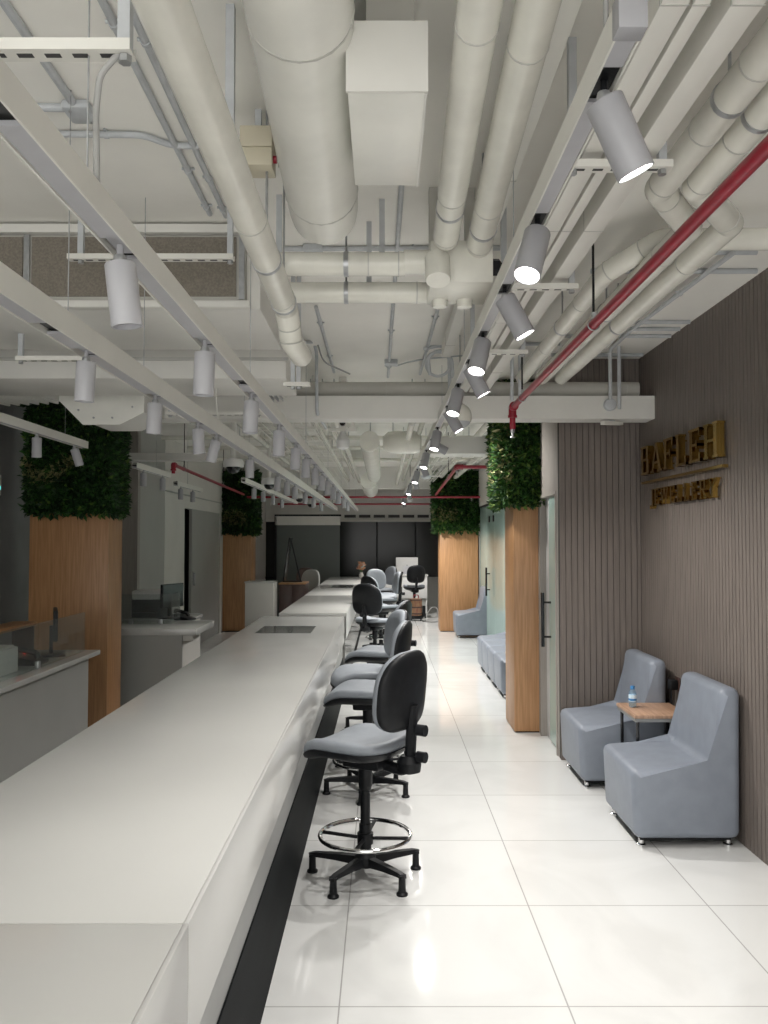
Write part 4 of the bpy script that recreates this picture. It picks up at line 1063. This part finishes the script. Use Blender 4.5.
def spot(label, x, y, zt, tilt=(0, 0), lit=False, r=.031, L=.128, group='unlit white spotlights', body='lamp_body', power=0):
    if lit: r, L = .036, .146
    """zt = underside of the track; tilt = (toward +x, toward +y) in degrees of the beam from straight down"""
    t = thing('track_spotlight', label, 'spotlight', (x, y, zt), 0, group)
    st = MB(); st.box(-.018, .018, -.05, .05, .0125, .02); st.cyl((0, 0, .012), (0, 0, -.022), .007, 10)
    st.build('track_adapter', M['black'] if lit else M['lamp_body'], t)
    MB().lathe([(.012, -.03), (.014, -.02), (.012, -.01)], seg=12).build('swivel', M['steel'], t)
    Rm = Matrix.Rotation(R(-tilt[0]), 4, 'Y') @ Matrix.Rotation(R(tilt[1]), 4, 'X')
    base = Vector((0, 0, -.026))
    b = MB().lathe([(.001, 0), (r-.002, 0), (r, -.003), (r, -L), (r-.003, -L), (r-.004, -L+.012), (.001, -L+.012)], base, 24, 0, Rm)
    b.build('cylinder_body', M[body], t)
    le = MB().lathe([(.001, -L+.0105 if not lit else -L+.004), (r-.0045, -L+.0105 if not lit else -L+.004)], base, 24, 0, Rm)
    le.build('lens', M['lit'] if lit else M['lens'], t)
    if lit and power:
        ld = bpy.data.lights.new('bulb', 'SPOT'); ld.energy = power; ld.spot_size = R(SPOT_ANGLE); ld.spot_blend = .9; ld.shadow_soft_size = .028; ld.color = (1, .97, .93)
        lo = bpy.data.objects.new('bulb', ld); C.objects.link(lo); lo.parent = t
        lo.matrix_local = Matrix.Translation(base) @ Rm @ Matrix.Translation((0, 0, -L-.012))
    return t
SPOT_ANGLE = 120
# left upper track (over the counter, nearer its aisle edge)
ZT2 = CAM_H+.585
Y2 = [1.66, 2.46, 3.34, 4.24, 5.05, 5.73, 6.49, 7.23, 7.88, 8.82, 9.9, 11.1, 12.4]
track('unlit spotlight track over the counter, the one nearer the aisle', -.532, .55, 17.0, ZT2, openings=[1.1, 3.1, 6.0]+Y2, wires=(1.47, 3.3, 5.7, 8.0, 10.5, 13, 16))
for i, y in enumerate(Y2):
    tl = (random.uniform(-4, 4), random.uniform(-4, 4)) if i else (6, 3)
    spot(('nearest unlit white spotlight, hanging before the brown filter mesh' if i == 0 else ORD[i]+' spotlight from the front on the counter track nearer the aisle'), -.532, y, ZT2, tl)
ZT1 = CAM_H+.60
Y1 = [2.66, 3.47, 4.28, 4.76, 5.95, 7.55, 8.25, 9.0, 10.2, 11.4, 12.8]
track('unlit spotlight track over the counter, the one nearer the left desks', -.958, .8, 17.0, ZT1, .062, .075, openings=[2.35]+Y1, wires=(2.5, 3.3, 5.7, 8.0, 10.5, 13, 16))
for i, y in enumerate(Y1):
    spot(ORD[i]+' spotlight from the front on the counter track nearer the left desks', -.958, y, ZT1, (random.uniform(-3, 3), random.uniform(-3, 3)) if i != 3 else (-18, 10))
track('short unlit track at far left ending before the foliage planter', -2.27, 2.6, 6.3, 2.345, openings=[5.42, 6.08], wires=(3.5, 5.9))
spot('straight white spotlight on the short far left track', -2.27, 5.42, 2.345)
spot('tilted white spotlight at the end of the short far left track', -2.27, 6.08, 2.345, (14, 14))
track('short unlit track at left just beyond the near foliage planter', -2.33, 7.75, 9.0, 2.325, openings=[8.05, 8.75], wires=(8.5,))
for i, y in enumerate((8.05, 8.75)): spot(ORD[i]+' spotlight on the short track beyond the near foliage planter', -2.33, y, 2.325)
track('short unlit track before the white wall above the grey door', -2.48, 9.9, 11.3, 2.30, openings=[10.15, 10.8], wires=(10.5,))
for i, y in enumerate((10.15, 10.8)): spot(ORD[i]+' spotlight on the short track before the white wall', -2.48, y, 2.30)
# a third white track of spots over the far counter's staff side
track('short unlit track over the staff side of the far counter', -1.62, 9.6, 15.5, 2.32, openings=[10.4, 11.2, 12.2, 13.3], wires=(10, 12.5, 15))
for i, y in enumerate((10.4, 11.2, 12.2, 13.3)): spot(ORD[i]+' spotlight over the staff side of the far counter', -1.62, y, 2.32)

# right track, lit
ZTR = CAM_H+.85
YR = [1.53, 2.20, 2.80, 3.42, 3.95, 4.55, 5.30, 6.3, 7.05, 7.9, 8.9, 10.0, 11.2, 12.5, 14.0, 15.6, 17.2]
TR = [(26, 6), (-16, -20), (28, -2), (-14, -18), (28, 0), (-14, -16), (30, -4), (-12, -14), (62, 4), (-12, -14), (22, 10), (-12, -14), (20, 10), (-12, -12), (18, 8), (-12, -10), (15, 8)]
trk = track('lit spotlight track running down the aisle on the right', .415, 1.36, 18.0, ZTR, .045, .06, openings=YR, wires=(1.45, 2.6, 4.2, 5.8), wtop=2.879)
for i, (y, tl) in enumerate(zip(YR, TR)):
    side = 'slatted wall side' if tl[0] > 0 else 'counter side'
    spot(('nearest glowing grey spotlight, tilted to the slatted wall side' if i == 0 else ORD[i]+' glowing spotlight from the front on the aisle track, tilted to the '+side), .415, y, ZTR, tl, True, group='glowing grey spotlights', body='lamp_grey', power=SPOT_W*(.4 if tl[0] > 50 else .75 if y < 5 else 1.3 if y < 8 else 2.2))
te = MB().box(-.0245, .0245, -.016, .025, -.001, .0615, 0, .002).build('end_cap', M['lamp_grey'], trk)
conduit('feed cable looping down to the counter track at upper left', [at(122, 50, Y=1.47), at(100, 75, Y=1.47), at(96, 110, Y=1.5), at(97, 184, z=ZT2+.055)], .006, .05, m='cable')
conduit('feed cable dropping to the lit aisle track at the top', [at(606, -30, Y=1.45), at(606, 30, Y=1.5), at(612, 42, Y=1.55)], .005, .03, m='cable')
conduit('thin looping wire below the supply plenum', [at(217, 365, Y=4.9), at(216, 400, Y=4.9), at(219, 428, Y=4.9)], .004, .05, m='tray')

t = thing('slat_panel', 'panel of slanting white ceiling fins above the far left track', 'panel', (-2.75, 6.3, 2.74))
for k in range(9): MB().box(-.40+.09*k, -.385+.09*k, -.35, .35, 0, .05, 0, .002, 2, Matrix.Rotation(R(-14), 4, 'Z')).build('fin', M['tray'], t)
m = MB()
for y in (-.3, .3): m.box(-.46, .46, y-.012, y+.012, .051, .075)
m.build('carrier', M['tray'], t)
MB().cyl((0, -.3, .075), (0, -.3, CEIL-2.74), .005, 6).build('hanger_rod', M['steel'], t)
